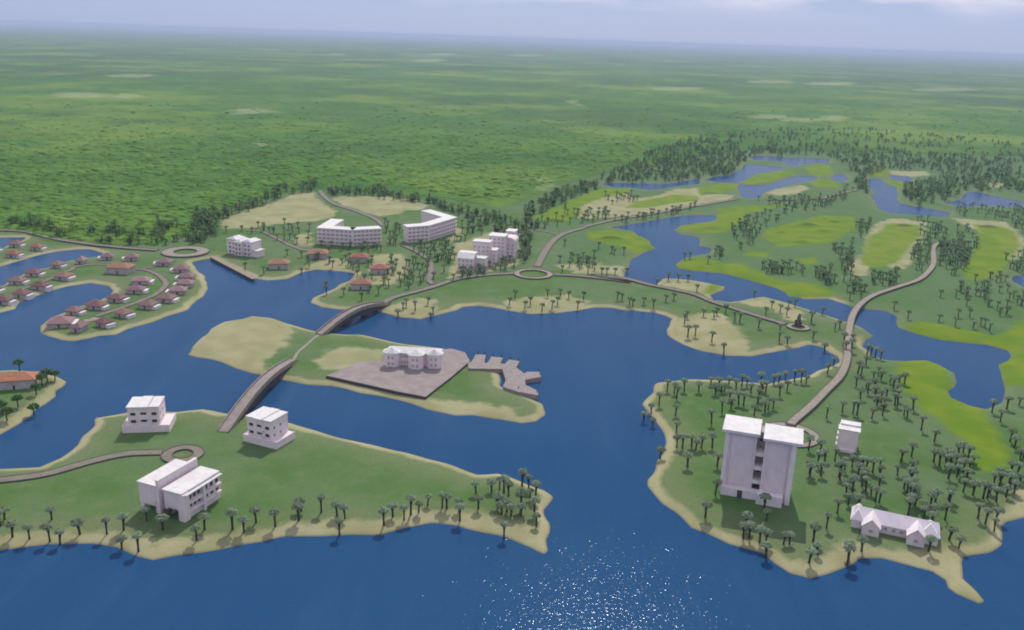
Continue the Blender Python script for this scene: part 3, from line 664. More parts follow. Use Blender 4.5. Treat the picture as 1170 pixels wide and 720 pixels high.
# -- two stepped villas on terraces
def terrace_villa(label, origin, an, LX, LY, bx0, bx1, by0, by1, hb=3.6, ht=11.6):
    t_ = thing('terrace_villa', label, 'villa', (origin[0], origin[1], GZ), an, 'stepped villas on terraces')
    b = MB(); b.box(0, LX, 0, LY, -1, hb); b.build('terrace', 'plaster', t_)
    b = MB()
    b.box(0, LX, 0.0, 0.35, hb, hb + 0.5); b.box(0, 0.35, 0.35, LY, hb, hb + 0.5); b.box(LX - 0.35, LX, 0.35, LY, hb, hb + 0.5); b.build('terrace_parapet', 'white_plaster', t_)
    b = MB(); b.box(bx0, bx1, by0, by1, hb, ht - 0.5); b.build('wall', 'plaster', t_)
    w3 = (bx1 - bx0) / 3
    for k in range(3):
        b = MB(); f0 = 1.1 if k == 1 else 0.5
        b.box(bx0 - 0.4 + k * (w3 + 0.27), bx0 - 0.4 + (k + 1) * (w3 + 0.27) - 0.25, by0 - f0, by1 + 0.3, ht - 0.5, ht + (0.25 if k == 1 else 0.0)); b.build('roof_strip', 'white_roof', t_)
    b = MB(); b.box(bx0 + w3, bx1 - w3, by0 - 1.0, by0, hb + 3.2, hb + 4.4); b.build('balcony', 'white_plaster', t_)
    b = MB(); b.box(bx0 + w3, bx1 - w3, by0 - 1.0, by0, hb + 0.0, hb + 1.0); b.build('balcony', 'white_plaster', t_)
    for zz in (hb + 2.0, hb + 5.6):
        for xx in (bx0 + w3 * 0.5, bx1 - w3 * 0.5): window(t_, xx, by0, zz, 2.3, 1.5, 'front')
        window(t_, (bx0 + bx1) / 2, by0, zz + 0.2, 2.6, 1.2, 'front')
        for k in range(2): window(t_, bx1, by0 + 2.0 + 4.2 * k, zz, 0.9, 1.2, 'right')
    return t_
a, c = W((140.0, 495.0)), W((193.3, 493.3))
terrace_villa('white stepped villa by the water, left of the long bridge', a, math.atan2(c[1] - a[1], c[0] - a[0]), 20.8, 14.0, 2.6, 16.4, 1.5, 13.4, 3.0, 12.2)
a, c = W((278.3, 504.0)), W((318.6, 514.6))
terrace_villa('white stepped villa set askew, just right of the long bridge end', a, math.atan2(c[1] - a[1], c[0] - a[0]), 18.6, 13.4, 1.6, 15.0, 1.4, 13.0, 3.0, 12.4)

# -- twin slab tower
a, c = W((823.9, 564.5)), W((901.9, 575.0)); an = math.radians(-17.5)
t_ = thing('twin_tower', 'tall twin-slab grey tower with two white roof plates', 'tower', (a[0], a[1], GZ), an)
TH = 27.6
def slab(x0, x1, y0, y1, side):
    b = MB(); b.box(x0, x1, y0 + 1.0, y1, -1, TH); b.build('slab_wall', 'plaster', t_)
    fx = (x0 - 1.6, x0) if side < 0 else (x1, x1 + 1.9)
    b = MB(); b.box(fx[0], fx[1], y0, y1 - 0.5, -1, TH - 0.002); b.build('side_fin', 'white_plaster', t_)
    b = MB(); b.box(x0 + 1.3, x1 - 1.0, y0 + 0.55, y0 + 1.0, 4.6, TH - 1.4); b.build('front_panel', 'panel', t_)
slab(0.6, 11.6, 2.0, 16.0, -1); slab(14.9, 25.2, 0.2, 14.0, 1)
b = MB(); b.box(-2.4, 12.6, 1.0, 17.2, TH, TH + 1.1); b.build('roof_plate', 'white_roof', t_)
b = MB(); b.box(14.0, 29.2, -1.0, 14.8, TH - 0.4, TH + 0.7); b.build('roof_plate', 'white_roof', t_)
b = MB(); b.box(11.6, 14.9, 8.6, 13.5, -1, TH - 0.8); b.build('core', 'house_wall', t_)
for z0 in (6.0, 12.2, 18.4):
    b = MB(); b.box(11.62, 14.88, 2.6, 8.6, z0, z0 + 1.5); b.build('landing', 'white_plaster', t_)
b = MB(); b.box(-0.4, 14.0, -0.2, 3.0, -1, 3.6); b.build('podium', 'white_plaster', t_)
b = MB(); b.box(14.0, 24.2, -3.2, 1.2, -1, 4.4); b.build('podium', 'white_plaster', t_)
b = MB(); b.tube([(7.3, -0.15, -0.2), (7.3, -0.15, 3.3)], [1.0, 1.0], 10); b.build('entrance_drum', 'door_wood', t_)
for k in range(7):
    window(t_, 13.25, 8.6, 2.2 + k * 3.5, 1.6, 1.5, 'front')
    for y_ in (5.0, 8.5, 12.0): window(t_, 27.1, y_, 2.5 + k * 3.5, 1.4, 1.5, 'right')

# -- small block right of the tower
a = W((955.5, 513.5)); an = math.radians(-22)
t_ = thing('small_block', 'small grey block with a white stepped roof, right of the tower', 'building', (a[0], a[1], GZ), an)
b = MB(); b.box(0, 8.6, 0, 9.0, -1, 10.2); b.build('wall', 'plaster', t_)
b = MB(); b.box(-0.5, 9.2, -0.4, 5.0, 10.2, 10.7); b.build('roof_plate', 'white_roof', t_)
b = MB(); b.box(0.2, 9.0, 5.0, 9.6, 10.2, 11.4); b.build('upper_roof', 'white_roof', t_)
b = MB(); b.box(1.0, 7.6, -1.6, -0.002, -1, 1.2); b.build('front_step', 'white_plaster', t_)
for k in range(3):
    b = MB(); b.box(-0.7, -0.002, 0.4, 3.6, 1.6 + 2.8 * k, 2.4 + 2.8 * k); b.build('balcony', 'white_plaster', t_)
    window(t_, 0.0, 2.0, 3.6 + 2.8 * k, 1.6, 1.5, 'left')
    window(t_, 0.0, 6.0, 3.6 + 2.8 * k, 1.4, 1.5, 'left')

# -- long gabled house on the south-east shore
a, c = W((974.6, 601.6)), W((1068.5, 622.5)); an = math.atan2(c[1] - a[1], c[0] - a[0])
t_ = thing('gabled_house', 'long pale house with two front gables, on the south-east shore', 'house', (a[0], a[1], GZ), an)
LX = float(np.linalg.norm(c[:2] - a[:2]))
b = MB(); b.box(0, LX, 0, 8.0, -1, 3.6); b.build('wall', 'plaster', t_)
b = MB(); b.gable(-0.4, LX + 0.4, -0.6, 8.6, 3.61, 7.4, 'x'); b.build('roof', 'white_plaster', t_)
for gx, nm in ((3.2, 0), (19.2, 1)):
    b = MB(); b.box(gx, gx + 6.2, -4.4, -0.002, -1, 3.9); b.add([(gx, -4.4, 3.9), (gx + 6.2, -4.4, 3.9), (gx + 3.1, -4.4, 6.7)], [(0, 1, 2)]); b.build('gable_wing', 'plaster', t_)
    b = MB()
    for s_ in (-1, 1):
        xm = gx + 3.1; xe = xm + s_ * 3.5
        top = [(xm, -4.9, 7.1), (xm, 4.0, 7.1), (xe, 4.0, 3.7), (xe, -4.9, 3.7)]
        bot = [(q[0], q[1], q[2] - 0.3) for q in top]
        b.add(top + bot, [(0, 1, 2, 3)[::s_], (7, 6, 5, 4)[::s_], (0, 3, 7, 4)[::s_], (1, 5, 6, 2)[::s_], (3, 2, 6, 7)[::s_]])
    b.build('gable_roof', 'white_plaster', t_)
    window(t_, gx + 3.1, -4.4, 2.0, 1.6, 1.3, 'front', 'plaster', 'window', 'pale_glass')
for xx in (1.5, 11.5, 14.5, 17.2, 28.0): window(t_, xx, 0, 2.0, 1.2, 1.3, 'front', 'plaster', 'window', 'pale_glass')
b = MB(); b.box(LX - 5.5, LX + 0.6, -0.8, 8.8, -1, 3.4); b.hip(LX - 6.2, LX + 1.2, -1.4, 9.4, 3.4, 7.0); b.build('end_pavilion', 'white_plaster', t_)
b = MB(); b.box(-0.8, 3.0, -0.6, 8.6, -1, 3.4); b.hip(-1.4, 3.6, -1.2, 9.2, 3.4, 7.3); b.build('end_pavilion', 'white_plaster', t_)

# -- clubhouse, plaza and marina on the island
pz = [v[:2] for v in G('H', [(90, 347), (160, 318), (230, 288), (345, 280), (470, 255), (590, 237), (640, 226), (705, 243), (728, 282), (640, 356), (530, 441), (400, 416), (240, 380)], GZ + 1.2)]
mid = np.mean(pz, 0); P_ = [tuple(v - mid) for v in pz]
t_ = thing('plaza_terrace', 'broad raised brown paved terrace around the clubhouse on the island', 'terrace', (mid[0], mid[1], 0))
MB().prism(P_, -0.5, GZ + 1.2).build('paving', 'paving', t_)
MB().prism([(x * 1.008, y * 1.008) for x, y in P_], -0.6, GZ + 0.85).build('retaining_wall', 'dark_stone', t_)
TZ = GZ + 1.2
a, c = W((438.8, 418.6), TZ), W((502.6, 422.2), TZ); an = math.atan2(c[1] - a[1], c[0] - a[0])
t_ = thing('clubhouse', 'pale clubhouse with projecting bays and white hipped roofs on the paved terrace', 'clubhouse', (a[0], a[1], TZ), an)
LX = float(np.linalg.norm(c[:2] - a[:2]))
b = MB(); b.box(1.0, LX - 1.0, 3.2, 12.5, -0.1, 7.2); b.build('wall', 'plaster', t_)
b = MB(); b.hip(0.4, LX - 0.4, 2.6, 13.1, 7.2, 9.6); b.build('roof', 'white_roof', t_)
def oct_(x0, x1, y0, y1, ch): return [(x0 + ch, y0), (x1 - ch, y0), (x1, y0 + ch), (x1, y1), (x0, y1), (x0, y0 + ch)]
for k, (x0, x1, y0) in enumerate(((-0.5, 8.2, -0.4), (13.6, 22.0, -2.0), (23.4, LX + 0.6, 0.6))):
    P_ = oct_(x0, x1, y0, 6.2, 2.0)
    MB().prism(P_, -0.1, 7.7).build('bay', 'plaster', t_)
    b = MB(); cx, cy = (x0 + x1) / 2, (y0 + 6.2) / 2
    R_o = [(cx + (q[0] - cx) * 1.12, cy + (q[1] - cy) * 1.12, 7.7) for q in P_]
    n = len(R_o); b.add(R_o + [(q[0], q[1], 8.0) for q in R_o] + [(cx, cy, 10.6)], [tuple(range(n))[::-1]] + [(i, (i + 1) % n, n + (i + 1) % n, n + i) for i in range(n)] + [(n + i, n + (i + 1) % n, 2 * n) for i in range(n)])
    b.build('bay_roof', 'white_roof', t_)
    for zz in (2.0, 5.4):
        for xx in (-1.2, 1.2): window(t_, cx + xx, y0, zz, 1.1, 1.7, 'front', 'plaster', 'window', 'pale_glass')
for zz in (2.0, 5.4):
    for xx in (9.4, 11.0, 12.6): window(t_, xx, 3.2, zz, 1.0, 1.7, 'front', 'plaster', 'window', 'pale_glass')

def deck(parent, pts, z0=-0.9, z1=2.7, name='deck', org=None):
    P_ = [tuple(np.array(v[:2]) - org) for v in G('Q4', pts, z1)]
    return MB().prism(P_, z0, z1).build(name, 'timber', parent)
org = W(px('Q4', [(860, 280)])[0], 2.0)[:2]
t_ = thing('marina_dock', 'brown marina dock with stubby piers at the tip of the island', 'dock', (org[0], org[1], 0))
deck(t_, [(640, 190), (845, 195), (935, 213), (1000, 262), (1005, 332), (1085, 372), (1085, 400), (955, 375), (862, 345), (880, 300), (858, 232), (640, 228)], org=org)
for q in ([(655, 194), (690, 138), (752, 142), (742, 194)], [(762, 194), (790, 152), (862, 160), (845, 196)], [(870, 202), (900, 172), (968, 182), (945, 222)],
          [(1000, 262), (1010, 250), (1095, 250), (1105, 282), (1002, 300)]):
    deck(t_, q, -1.0, 2.694, 'finger_pier', org)
for q in ((705, 145), (745, 148), (800, 160), (855, 166), (910, 180), (960, 188), (1090, 260), (1098, 285), (1078, 398), (960, 372)):
    v = W(px('Q4', [q])[0], 1.0)[:2] - org
    MB().tube([(v[0], v[1], -2.2), (v[0], v[1], 3.6)], [0.28, 0.25], 7).build('mooring_post', 'bark', t_)

# -- hotels of bent wings
def wing(t_, org, p0, p1, depth, hgt, floors=4, win=True, front=True):
    p0, p1 = np.array(p0[:2]) - org, np.array(p1[:2]) - org
    d = p1 - p0; Lw = float(np.linalg.norm(d)); an = math.atan2(d[1], d[0]); xf = place(p0) @ rotz(an)
    MB(xf).box(0, Lw, 0, depth, -1.5, hgt - 0.3).build('wing_wall', 'plaster', t_)
    MB(xf).box(-0.4, Lw + 0.4, -1.0, depth + 0.4, hgt - 0.3, hgt + 0.7).build('roof', 'white_roof', t_)
    fh = (hgt - 0.3) / floors
    for k in range(floors):
        if k:
            MB(xf).box(-0.1, Lw + 0.1, -1.3, -0.002, k * fh - 0.25, k * fh + 0.95).build('balcony_band', 'plaster', t_)
        if win:
            nwin = max(2, int(Lw / 3.6))
            for i in range(nwin):
                q = xf @ Vector(((i + 0.5) * Lw / nwin, 0, k * fh + fh * 0.60))
                window(t_, q.x, q.y, q.z, 2.2, fh * 0.45, an, 'plaster', 'window', 'pale_glass')
a, c, e = W((363.1, 278.8)), W((403.2, 281.4)), W((435.7, 279.4))
t_ = thing('bent_hotel', 'four-storey pale hotel with bent front, left of the pair', 'hotel', (c[0], c[1], GZ), 0, 'bent four-storey hotels')
b_ = W((340 + 225 / 5.85, 225 + 157 / 5.85), 15.5)
wing(t_, c[:2], a, c, 10, 14.0); wing(t_, c[:2], c, e, 10, 14.0)
wing(t_, c[:2], b_[:2] + np.array([0, 3.0]), np.array(a[:2]) + np.array([0.6, 4.0]), 11, 13.996)
MB().box(-0.9, 1.0, -1.6, 1.5, -1.5, 13.0).build('corner_pier', 'white_plaster', t_)
a, c, e = W((465.6, 277.6)), W((490.0, 275.6)), W((520.5, 265.6))
t_ = thing('bent_hotel', 'four-storey pale hotel with V-shaped roof, right of the pair', 'hotel', (c[0], c[1], GZ), 0, 'bent four-storey hotels')
b_ = W((340 + 885 / 5.85, 225 + 90 / 5.85), 15.5)
wing(t_, c[:2], a, c, 10, 14.0); wing(t_, c[:2], c, e, 10, 14.004)
wing(t_, c[:2], e, b_, 10, 13.996)
MB().box(-0.9, 1.0, -1.4, 1.5, -1.5, 13.0).build('corner_pier', 'white_plaster', t_)

# -- clustered hotel beside the roundabout
org = W(px('P5', [(330, 458)])[0])
t_ = thing('clustered_hotel', 'grey hotel of clustered blocks beside the roundabout', 'hotel', (org[0], org[1], GZ), math.radians(-12))
Mi = rotz(math.radians(12))
def blk(pt, w, d, h, roof='flat', dy=0.0):
    v = W(px('P5', [pt])[0]) - org; v = Mi @ Vector((v[0], v[1], 0)); x, y = v.x, v.y + dy
    MB().box(x, x + w, y, y + d, -1, h).build('block_wall', 'plaster', t_)
    if roof == 'flat': MB().box(x - 0.3, x + w + 0.3, y - 0.4, y + d + 0.3, h, h + 0.7).build('block_roof', 'white_roof', t_)
    elif roof == 'shed':
        MB().add([(x - .3, y - .3, h), (x + w + .3, y - .3, h), (x + w + .3, y + d, h), (x - .3, y + d, h), (x - .3, y + d * 0.45, h + 3.4), (x + w + .3, y + d * 0.45, h + 3.4), (x - .3, y + d, h + 3.6), (x + w + .3, y + d, h + 3.6)],
                 [(0, 1, 5, 4), (4, 5, 7, 6), (1, 2, 7, 5), (0, 4, 6, 3), (2, 3, 6, 7), (0, 3, 2, 1)]).build('block_roof', 'white_roof', t_)
    elif roof == 'vault':
        n = 8; vs = []; fs = []
        for j in (0, 1):
            for i in range(n + 1):
                a_ = math.pi * i / n
                vs.append((x + w / 2 - (w / 2 + .3) * math.cos(a_), y - .3 + j * (d + .6), h + 3.0 * math.sin(a_)))
        for i in range(n): fs.append((i, i + 1, n + 2 + i, n + 1 + i))
        fs += [tuple(range(n + 1)), tuple(range(n + 1, 2 * n + 2))[::-1], (0, n + 1, 2 * n + 1, n)]
        MB().add(vs, fs).build('block_roof', 'white_roof' if d < 13 else 'plaster', t_)
    rows = int(h / 3.3)
    for r_ in range(rows):
        for i in range(max(1, int(w / 3.2))):
            nn = max(1, int(w / 3.2)); window(t_, x + (i + 0.5) * w / nn, y, 2.0 + r_ * 3.3, 1.5, 1.5, 'front', 'plaster', 'window', 'pale_glass')
        for i in range(2): window(t_, x + w, y + 2.5 + 4 * i, 2.0 + r_ * 3.3, 1.5, 1.5, 'right', 'plaster', 'window', 'pale_glass')
blk((330, 462), 13.2, 12, 10.5, 'shed')
blk((470, 455), 10.0, 10, 9.5, 'flat')
blk((440, 430), 14.5, 9, 19.0, 'flat', 9)
blk((595, 415), 7.6, 9, 12.5, 'flat')
blk((595, 378), 14.0, 12, 20.5, 'flat', 4)
blk((722, 352), 11.5, 14, 15.5, 'vault')
blk((725, 352), 8.0, 10, 20.0, 'flat', 15)

# -- white canal-head villa
a, c = W((258.6, 289.5)), W((294.5, 296.0)); an = math.atan2(c[1] - a[1], c[0] - a[0])
t_ = thing('canal_villa', 'white three-storey villa with jagged roof above the quay wall', 'villa', (a[0], a[1], GZ), an * 0.9)
for k, (x0, x1, y0, h) in enumerate(((0, 10, 1.5, 12.2), (9.0, 17.5, -0.5, 10.8), (17.0, 26.0, 0.8, 12.0))):
    MB().box(x0 + k * 0.003, x1, y0, 13, -1, h).build('wall', 'plaster', t_)
    MB().hip(x0 - 0.5, x1 + 0.5, y0 - 0.6, 13.5, h, h + 2.2, 2.5).build('roof', 'white_roof', t_)
    for zz in (1.8, 5.2, 8.6):
        if zz > 2: MB().box(x0 + 0.8, x1 - 0.8, y0 - 1.0, y0 - 0.002, zz - 1.6, zz - 0.7).build('balcony', 'white_plaster', t_)
        for xx in (0.3, 0.7): window(t_, x0 + (x1 - x0) * xx, y0, zz, 1.6, 1.7, 'front')
MB().box(26.002, 31.5, 1.5, 10, -1, 5.2).build('side_annex', 'plaster', t_)
MB().box(25.9, 32.0, 1.0, 10.4, 5.2, 5.8).build('annex_roof', 'white_roof', t_)

# -- houses with hipped roofs
def house(label, c, w, d, rz, roof='pink_roof', porch=1, he=2.7, hr=2.9, group='hip-roofed houses of the canal village', name='village_house', thick=0.3):
    """c: ground point under the middle of the house; porch: side (+1 right, -1 left, 0 none)"""
    z = float(ground_z([c])[0])
    t_ = thing(name, label, 'house', (c[0], c[1], max(z, 0.9)), rz, group)
    MB().box(-w / 2 + .5, w / 2 - .5, -d / 2 + .5, d / 2 - .5, -2.5, he).build('wall', 'house_wall', t_)
    MB().hip(-w / 2 - .5, w / 2 + .5, -d / 2 - .6, d / 2 + .5, he, he + hr, None, thick).build('roof', roof, t_)
    if porch:
        x0, x1 = sorted((porch * (w / 2 - 0.498), porch * (w / 2 + 2.4)))
        MB().box(x0, x1, -d / 2 + 1.2, d / 2 - 1.5, -2.5, he - 0.9).build('porch', 'white_plaster', t_)
        MB().box(x0 + (0.01 if porch > 0 else -0.3), x1 + (0.3 if porch > 0 else -0.01), -d / 2 + 0.9, d / 2 - 1.2, he - 0.9, he - 0.6).build('porch_roof', 'white_roof', t_)
    for xx in (-w * 0.22, w * 0.22): window(t_, xx, -d / 2 + .5, he * 0.55, 1.1, 1.1, 'front', 'plaster', 'window', 'pale_glass')
    MB().box(-0.5, 0.5, -d / 2 + .38, -d / 2 + .498, -0.3, 2.1).build('door', 'door_wood', t_)
    return t_
def H_(label, reg, pt, w=9.5, d=8.0, deg=0, roof='pink_roof', porch=1, **k):
    # pt marks the middle of the visible house, about 3 m above the ground
    house(label, W(px(reg, [pt])[0], 3.6), w, d, math.radians(deg), roof, porch, **k)
H_('small house at the far left, on the topmost canal inlet', 'Q1', (165, 215), 9.5, 7.5, -8)
H_('small house nearest the boundary road, alone above the upper canal', 'Q1', (385, 248), 9.0, 7.5, -10, 'orange_roof')
H_('house on the upper strip between the two left canals, lower left of the pair', 'Q1', (140, 318), 9.5, 7.5, -6, 'orange_roof')
H_('house cut by the left edge on the topmost strip, only its white porch showing', 'Q1', (-75, 270), 9.5, 7.5, -6)
H_('house on the south bank of the upper canal, halfway along', 'Q1', (595, 425), 8.5, 7.5, -18)
H_('narrow pale house at the water edge of the upper canal', 'Q1', (840, 385), 6.0, 8.0, 0, 'pink_pale_roof', 0)
H_('pale pink house at the closed end of the upper canal', 'Q1', (1105, 345), 8.5, 7.5, 14, 'pink_pale_roof', -1)
H_('red-brown house with white porch on the upper canal, second from the left', 'Q1', (350, 510), 10.5, 8.0, -6)
H_('dark red house with white porch on the upper canal, nearest the left edge', 'Q1', (180, 590), 10.5, 8.0, -6)
H_('broad house in the middle of the second strip, beside the village lane', 'Q1', (655, 545), 11.0, 9.0, -14)
H_('brown house inland on the second strip, below the lane', 'Q1', (415, 640), 10.5, 8.0, -8)
H_('small brown house near the lower shore of the second strip', 'Q2', (225, 135), 9.5, 8.0, -10)
H_('house at the left edge by the lower shore of the second strip', 'Q2', (38, 205), 9.5, 8.0, -4)
H_('house cut by the left edge, white porch only, on the upper canal', 'Q2', (-70, 95), 9.5, 8.0, -6)
H_('largest pink-roofed house, at the very tip of the curved peninsula', 'Q2', (625, 430), 13.5, 12.5, 14, 'pink_pale_roof', 1, hr=3.6)
H_('narrow pale house standing next to the tip of the curved peninsula', 'Q2', (820, 480), 6.5, 10.0, -6, 'pink_pale_roof', 0)
H_('brown house with white porch behind the largest tip house', 'Q2', (765, 315), 9.0, 7.5, -12)
H_('red house with white porch on the inner bank of the peninsula, second from its tip', 'Q2', (985, 250), 10.0, 8.0, -10)
H_('house with white end wall on the outer bank, nearest the peninsula tip', 'Q2', (1075, 435), 8.5, 8.0, -28, 'pink_roof', 1)
H_('large orange-roofed village hall with dark ground floor', 'Q3', (200, 310), 18.0, 12.0, -4, 'orange_roof', 0, he=4.6, hr=3.2)
H_('pale pink house just right of the closed end of the upper canal', 'Q3', (295, 210), 9.5, 8.0, 12, 'pink_pale_roof', -1)
H_('orange-pink house below the large ring terrace, with white porch on its left', 'Q3', (560, 250), 10.5, 9.0, 8, 'pink_pale_roof', -1)
H_('pale pink house nearest the head of the wide canal', 'Q3', (700, 305), 10.5, 9.0, 6, 'pink_pale_roof', -1)
H_('pink house on the east shore, upper of the tight pair', 'Q3', (745, 370), 10.5, 9.0, 4, 'pink_pale_roof', -1)
H_('pink house on the east shore, lower of the tight pair', 'Q3', (735, 425), 11.0, 8.5, 4, 'pink_pale_roof', -1)
H_('pink house on the outer bank at the south-east bend', 'Q3', (675, 482), 11.0, 9.0, 8, 'pink_pale_roof', -1)
H_('brown-red house on the outer bank just past the bend', 'Q3', (575, 545), 11.5, 8.5, -8)
H_('brown hip-roofed house mid-way along the outer bank', 'Q3', (425, 598), 10.5, 9.0, -12)
H_('broad pale pink house inside the lane bend, upper of two', 'Q3', (370, 400), 12.0, 9.5, 6, 'pink_pale_roof')
H_('pale pink house inside the lane bend, lower of two', 'Q3', (325, 475), 11.0, 8.5, 4, 'pink_pale_roof')
H_('red house with white porch on the inner bank, at the head of the lower canal', 'Q3', (170, 545), 10.5, 8.0, -8)
H_('red house with white porch on the inner bank, middle of the row', 'Q3', (5, 605), 10.0, 8.0, -10)
H_('brown house with pale end wall on the outer bank, second from the peninsula tip', 'Q3', (230, 668), 9.5, 8.5, -26)

gr = 'red-roofed houses on the hotel shore'
for lab, reg, pt, w, d, deg in (('red-roofed house on the beach right of the quay wall', 'S2', (525, 548), 15.5, 11, 12),
        ('red-roofed house in front of the left end of the left hotel', 'S2', (765, 487), 15.5, 11, 8),
        ('red-roofed house in front of the right end of the left hotel', 'S2', (1015, 508), 14.5, 11, 0),
        ('rightmost red-roofed house on the sandy patch', 'P4', (552, 490), 14.0, 11, -4),
        ('red-roofed house nearest the far bridge, at the water', 'P4', (425, 590), 15.0, 11, 6)):
    H_(lab, reg, pt, w, d, deg, 'orange_roof', 0, he=4.2, hr=3.0, group=gr, name='shore_house')

a = W((18, 437), 3.6)
house('orange-roofed house on the small islet at the left edge', a, 20, 10.5, math.radians(17), 'terracotta', 0, 4.8, 2.8, group=None, name='islet_house')

# monument
a = W((912.0, 372.6))
t_ = thing('monument', 'dark brown tapering monument in the small stone circle', 'monument', (a[0], a[1], GZ))
MB().tube([(0, 0, -0.5), (0, 0, 1.0)], [2.6, 2.4], 16).build('plinth', 'dark_stone', t_)
b = MB(); b.tube([(0, 0, 1.2), (0.2, 0, 3.6), (-0.2, 0.1, 5.8), (0.1, 0, 8.2), (0, 0, 8.6)], [1.5, 1.1, 1.3, 0.9, 0.6], 8); b.build('shaft', 'monument_stone', t_)
for k in range(5):
    an = k * 1.2566 + 0.3
    MB().tube([(1.7 * math.cos(an), 1.7 * math.sin(an), 1.0), (1.9 * math.cos(an), 1.9 * math.sin(an), 2.8 + 0.7 * (k % 3)), (1.4 * math.cos(an), 1.4 * math.sin(an), 4.2 + 0.8 * (k % 2))], [0.8, 0.75, 0.3], 6).build('figure', 'monument_stone', t_)

# ------------------------------------------------------------------ palms
def frond(b, az, rise, length, width, droop, z0=0.0, n=5):
    L_, R2_, C_ = [], [], []
    d = np.array([math.cos(az), math.sin(az)]); nn = np.array([-d[1], d[0]])
    q = np.array([0.12 * d[0], 0.12 * d[1], z0]); ang = rise
    for k in range(n + 1):
        s_ = k / n
        w = width * (0.25 + 1.5 * s_ - 1.55 * s_ * s_) if k < n else 0.12
        C_.append(tuple(q)); zz = q[2] - 0.32 * w
        L_.append((q[0] + nn[0] * w, q[1] + nn[1] * w, zz)); R2_.append((q[0] - nn[0] * w, q[1] - nn[1] * w, zz))
        st = length / n
        q = q + np.array([d[0] * math.cos(ang) * st, d[1] * math.cos(ang) * st, math.sin(ang) * st]); ang -= droop / n
    vs = C_ + L_ + R2_; m_ = n + 1; fs = []
    for k in range(n):
        fs += [(k, k + 1, m_ + k + 1, m_ + k), (k + 1, k, 2 * m_ + k, 2 * m_ + k + 1)]
    b.add(vs, fs)
def crown_mesh(seed):
    """pale rounded leaf head"""
    r_ = random.Random(seed); b = MB(); R5 = r_.uniform(1.5, 2.0)
    for k in range(9):
        az = k * 2.39996 + r_.uniform(-.3, .3)
        frond(b, az, 0.75 + r_.uniform(-.25, .25), R5 * r_.uniform(1.0, 1.3), 0.55, 1.7 + r_.uniform(-.3, .3), 1.1 + r_.uniform(-.2, .2), 4)
    for k in range(62):
        az = k * 2.39996 + r_.uniform(-.3, .3); u_ = r_.uniform(-0.25, 1.0); rr = R5 * math.sqrt(1 - u_ * u_) * r_.uniform(.75, 1.1)
        p_ = Vector((rr * math.cos(az), rr * math.sin(az), 1.35 + 0.85 * R5 * .62 * u_ * r_.uniform(.85, 1.15)))
        nrm = Vector((p_.x * .55, p_.y * .55, 0.9 + r_.uniform(-.3, .3))).normalized(); q_ = nrm.to_track_quat('Z', 'Y').to_matrix() @ Matrix.Rotation(r_.uniform(0, 6.28), 3, 'Z')
        s_ = r_.uniform(.34, .6)
        b.add([tuple(p_ + q_ @ Vector(v)) for v in ((-s_, -.5 * s_, -.1), (0, -.7 * s_, .05), (s_, -.3 * s_, -.12), (.8 * s_, .5 * s_, -.1), (-.2 * s_, .8 * s_, .03), (-.9 * s_, .4 * s_, -.12))], [(0, 1, 4, 5), (1, 2, 3, 4)])
    return b.mesh('crown', 'palm_leaf')
def limb_mesh(seed):
    """dark funnel of rising leaf stalks under the head"""
    r_ = random.Random(seed); b = MB()
    for k in range(9):
        az = k * 0.698 + r_.uniform(-.25, .25)
        frond(b, az, 1.15 + r_.uniform(-.15, .15), 1.75 + r_.uniform(-.2, .25), 0.42, 0.75 + r_.uniform(-.2, .2), r_.uniform(-.35, .05), 3)
    return b.mesh('leaf_stalks', 'stalk')
def trunk_mesh(seed, h=6.2):
    r_ = random.Random(seed); lx, ly = r_.uniform(-.5, .5), r_.uniform(-.3, .3)
    path = [(lx * (s_ ** 2), ly * (s_ ** 2), -0.6 + (h + 0.6) * s_) for s_ in (0, .15, .45, .75, 1)]
    return MB().tube(path, [0.50, 0.40, 0.34, 0.36, 0.52], 7).mesh('trunk', 'bark'), (lx, ly, h)
VAR = []
for s_ in range(8):
    tm, top = trunk_mesh(s_ + 3, 3.0 + 0.26 * s_)
    VAR.append((tm, top, crown_mesh(s_ * 11 + 2), limb_mesh(s_ * 7 + 1)))

TREES = {}
TREES['R1'] = [(172, 195), (215, 210), (228, 240), (275, 195), (363, 200), (75, 320), (122, 280), (222, 345), (228, 445), (440, 395), (505, 325), (560, 300), (465, 215), (520, 200), (545, 160), (590, 180), (605, 275), (635, 285), (700, 345), (765, 320), (785, 310), (815, 300), (750, 195), (770, 205), (680, 210), (855, 225), (900, 190), (945, 135), (985, 140), (1015, 150), (890, 125), (820, 150), (655, 165), (740, 150), (500, 205), (435, 160), (230, 535), (265, 540), (320, 530), (345, 555), (380, 540), (295, 655), (445, 540), (475, 655), (130, 590), (85, 390), (30, 365), (1140, 360), (1030, 555), (1105, 560), (1130, 620), (1085, 650), (1035, 700), (1105, 710), (1145, 90)]
TREES['R2'] = [(160, 195), (180, 210), (150, 270), (175, 350), (210, 145), (285, 200), (300, 235), (255, 235), (260, 290), (265, 340), (300, 370), (245, 470), (275, 390), (310, 450), (320, 400), (355, 250), (375, 285), (385, 390), (400, 395), (440, 450), (460, 465), (495, 415), (545, 540), (65, 430), (130, 440), (155, 450), (625, 610), (485, 700), (425, 720), (215, 85), (265, 95), (300, 105), (240, 75), (975, 430), (1025, 490), (1065, 410), (1140, 385), (1085, 610), (1110, 650), (1145, 720)]
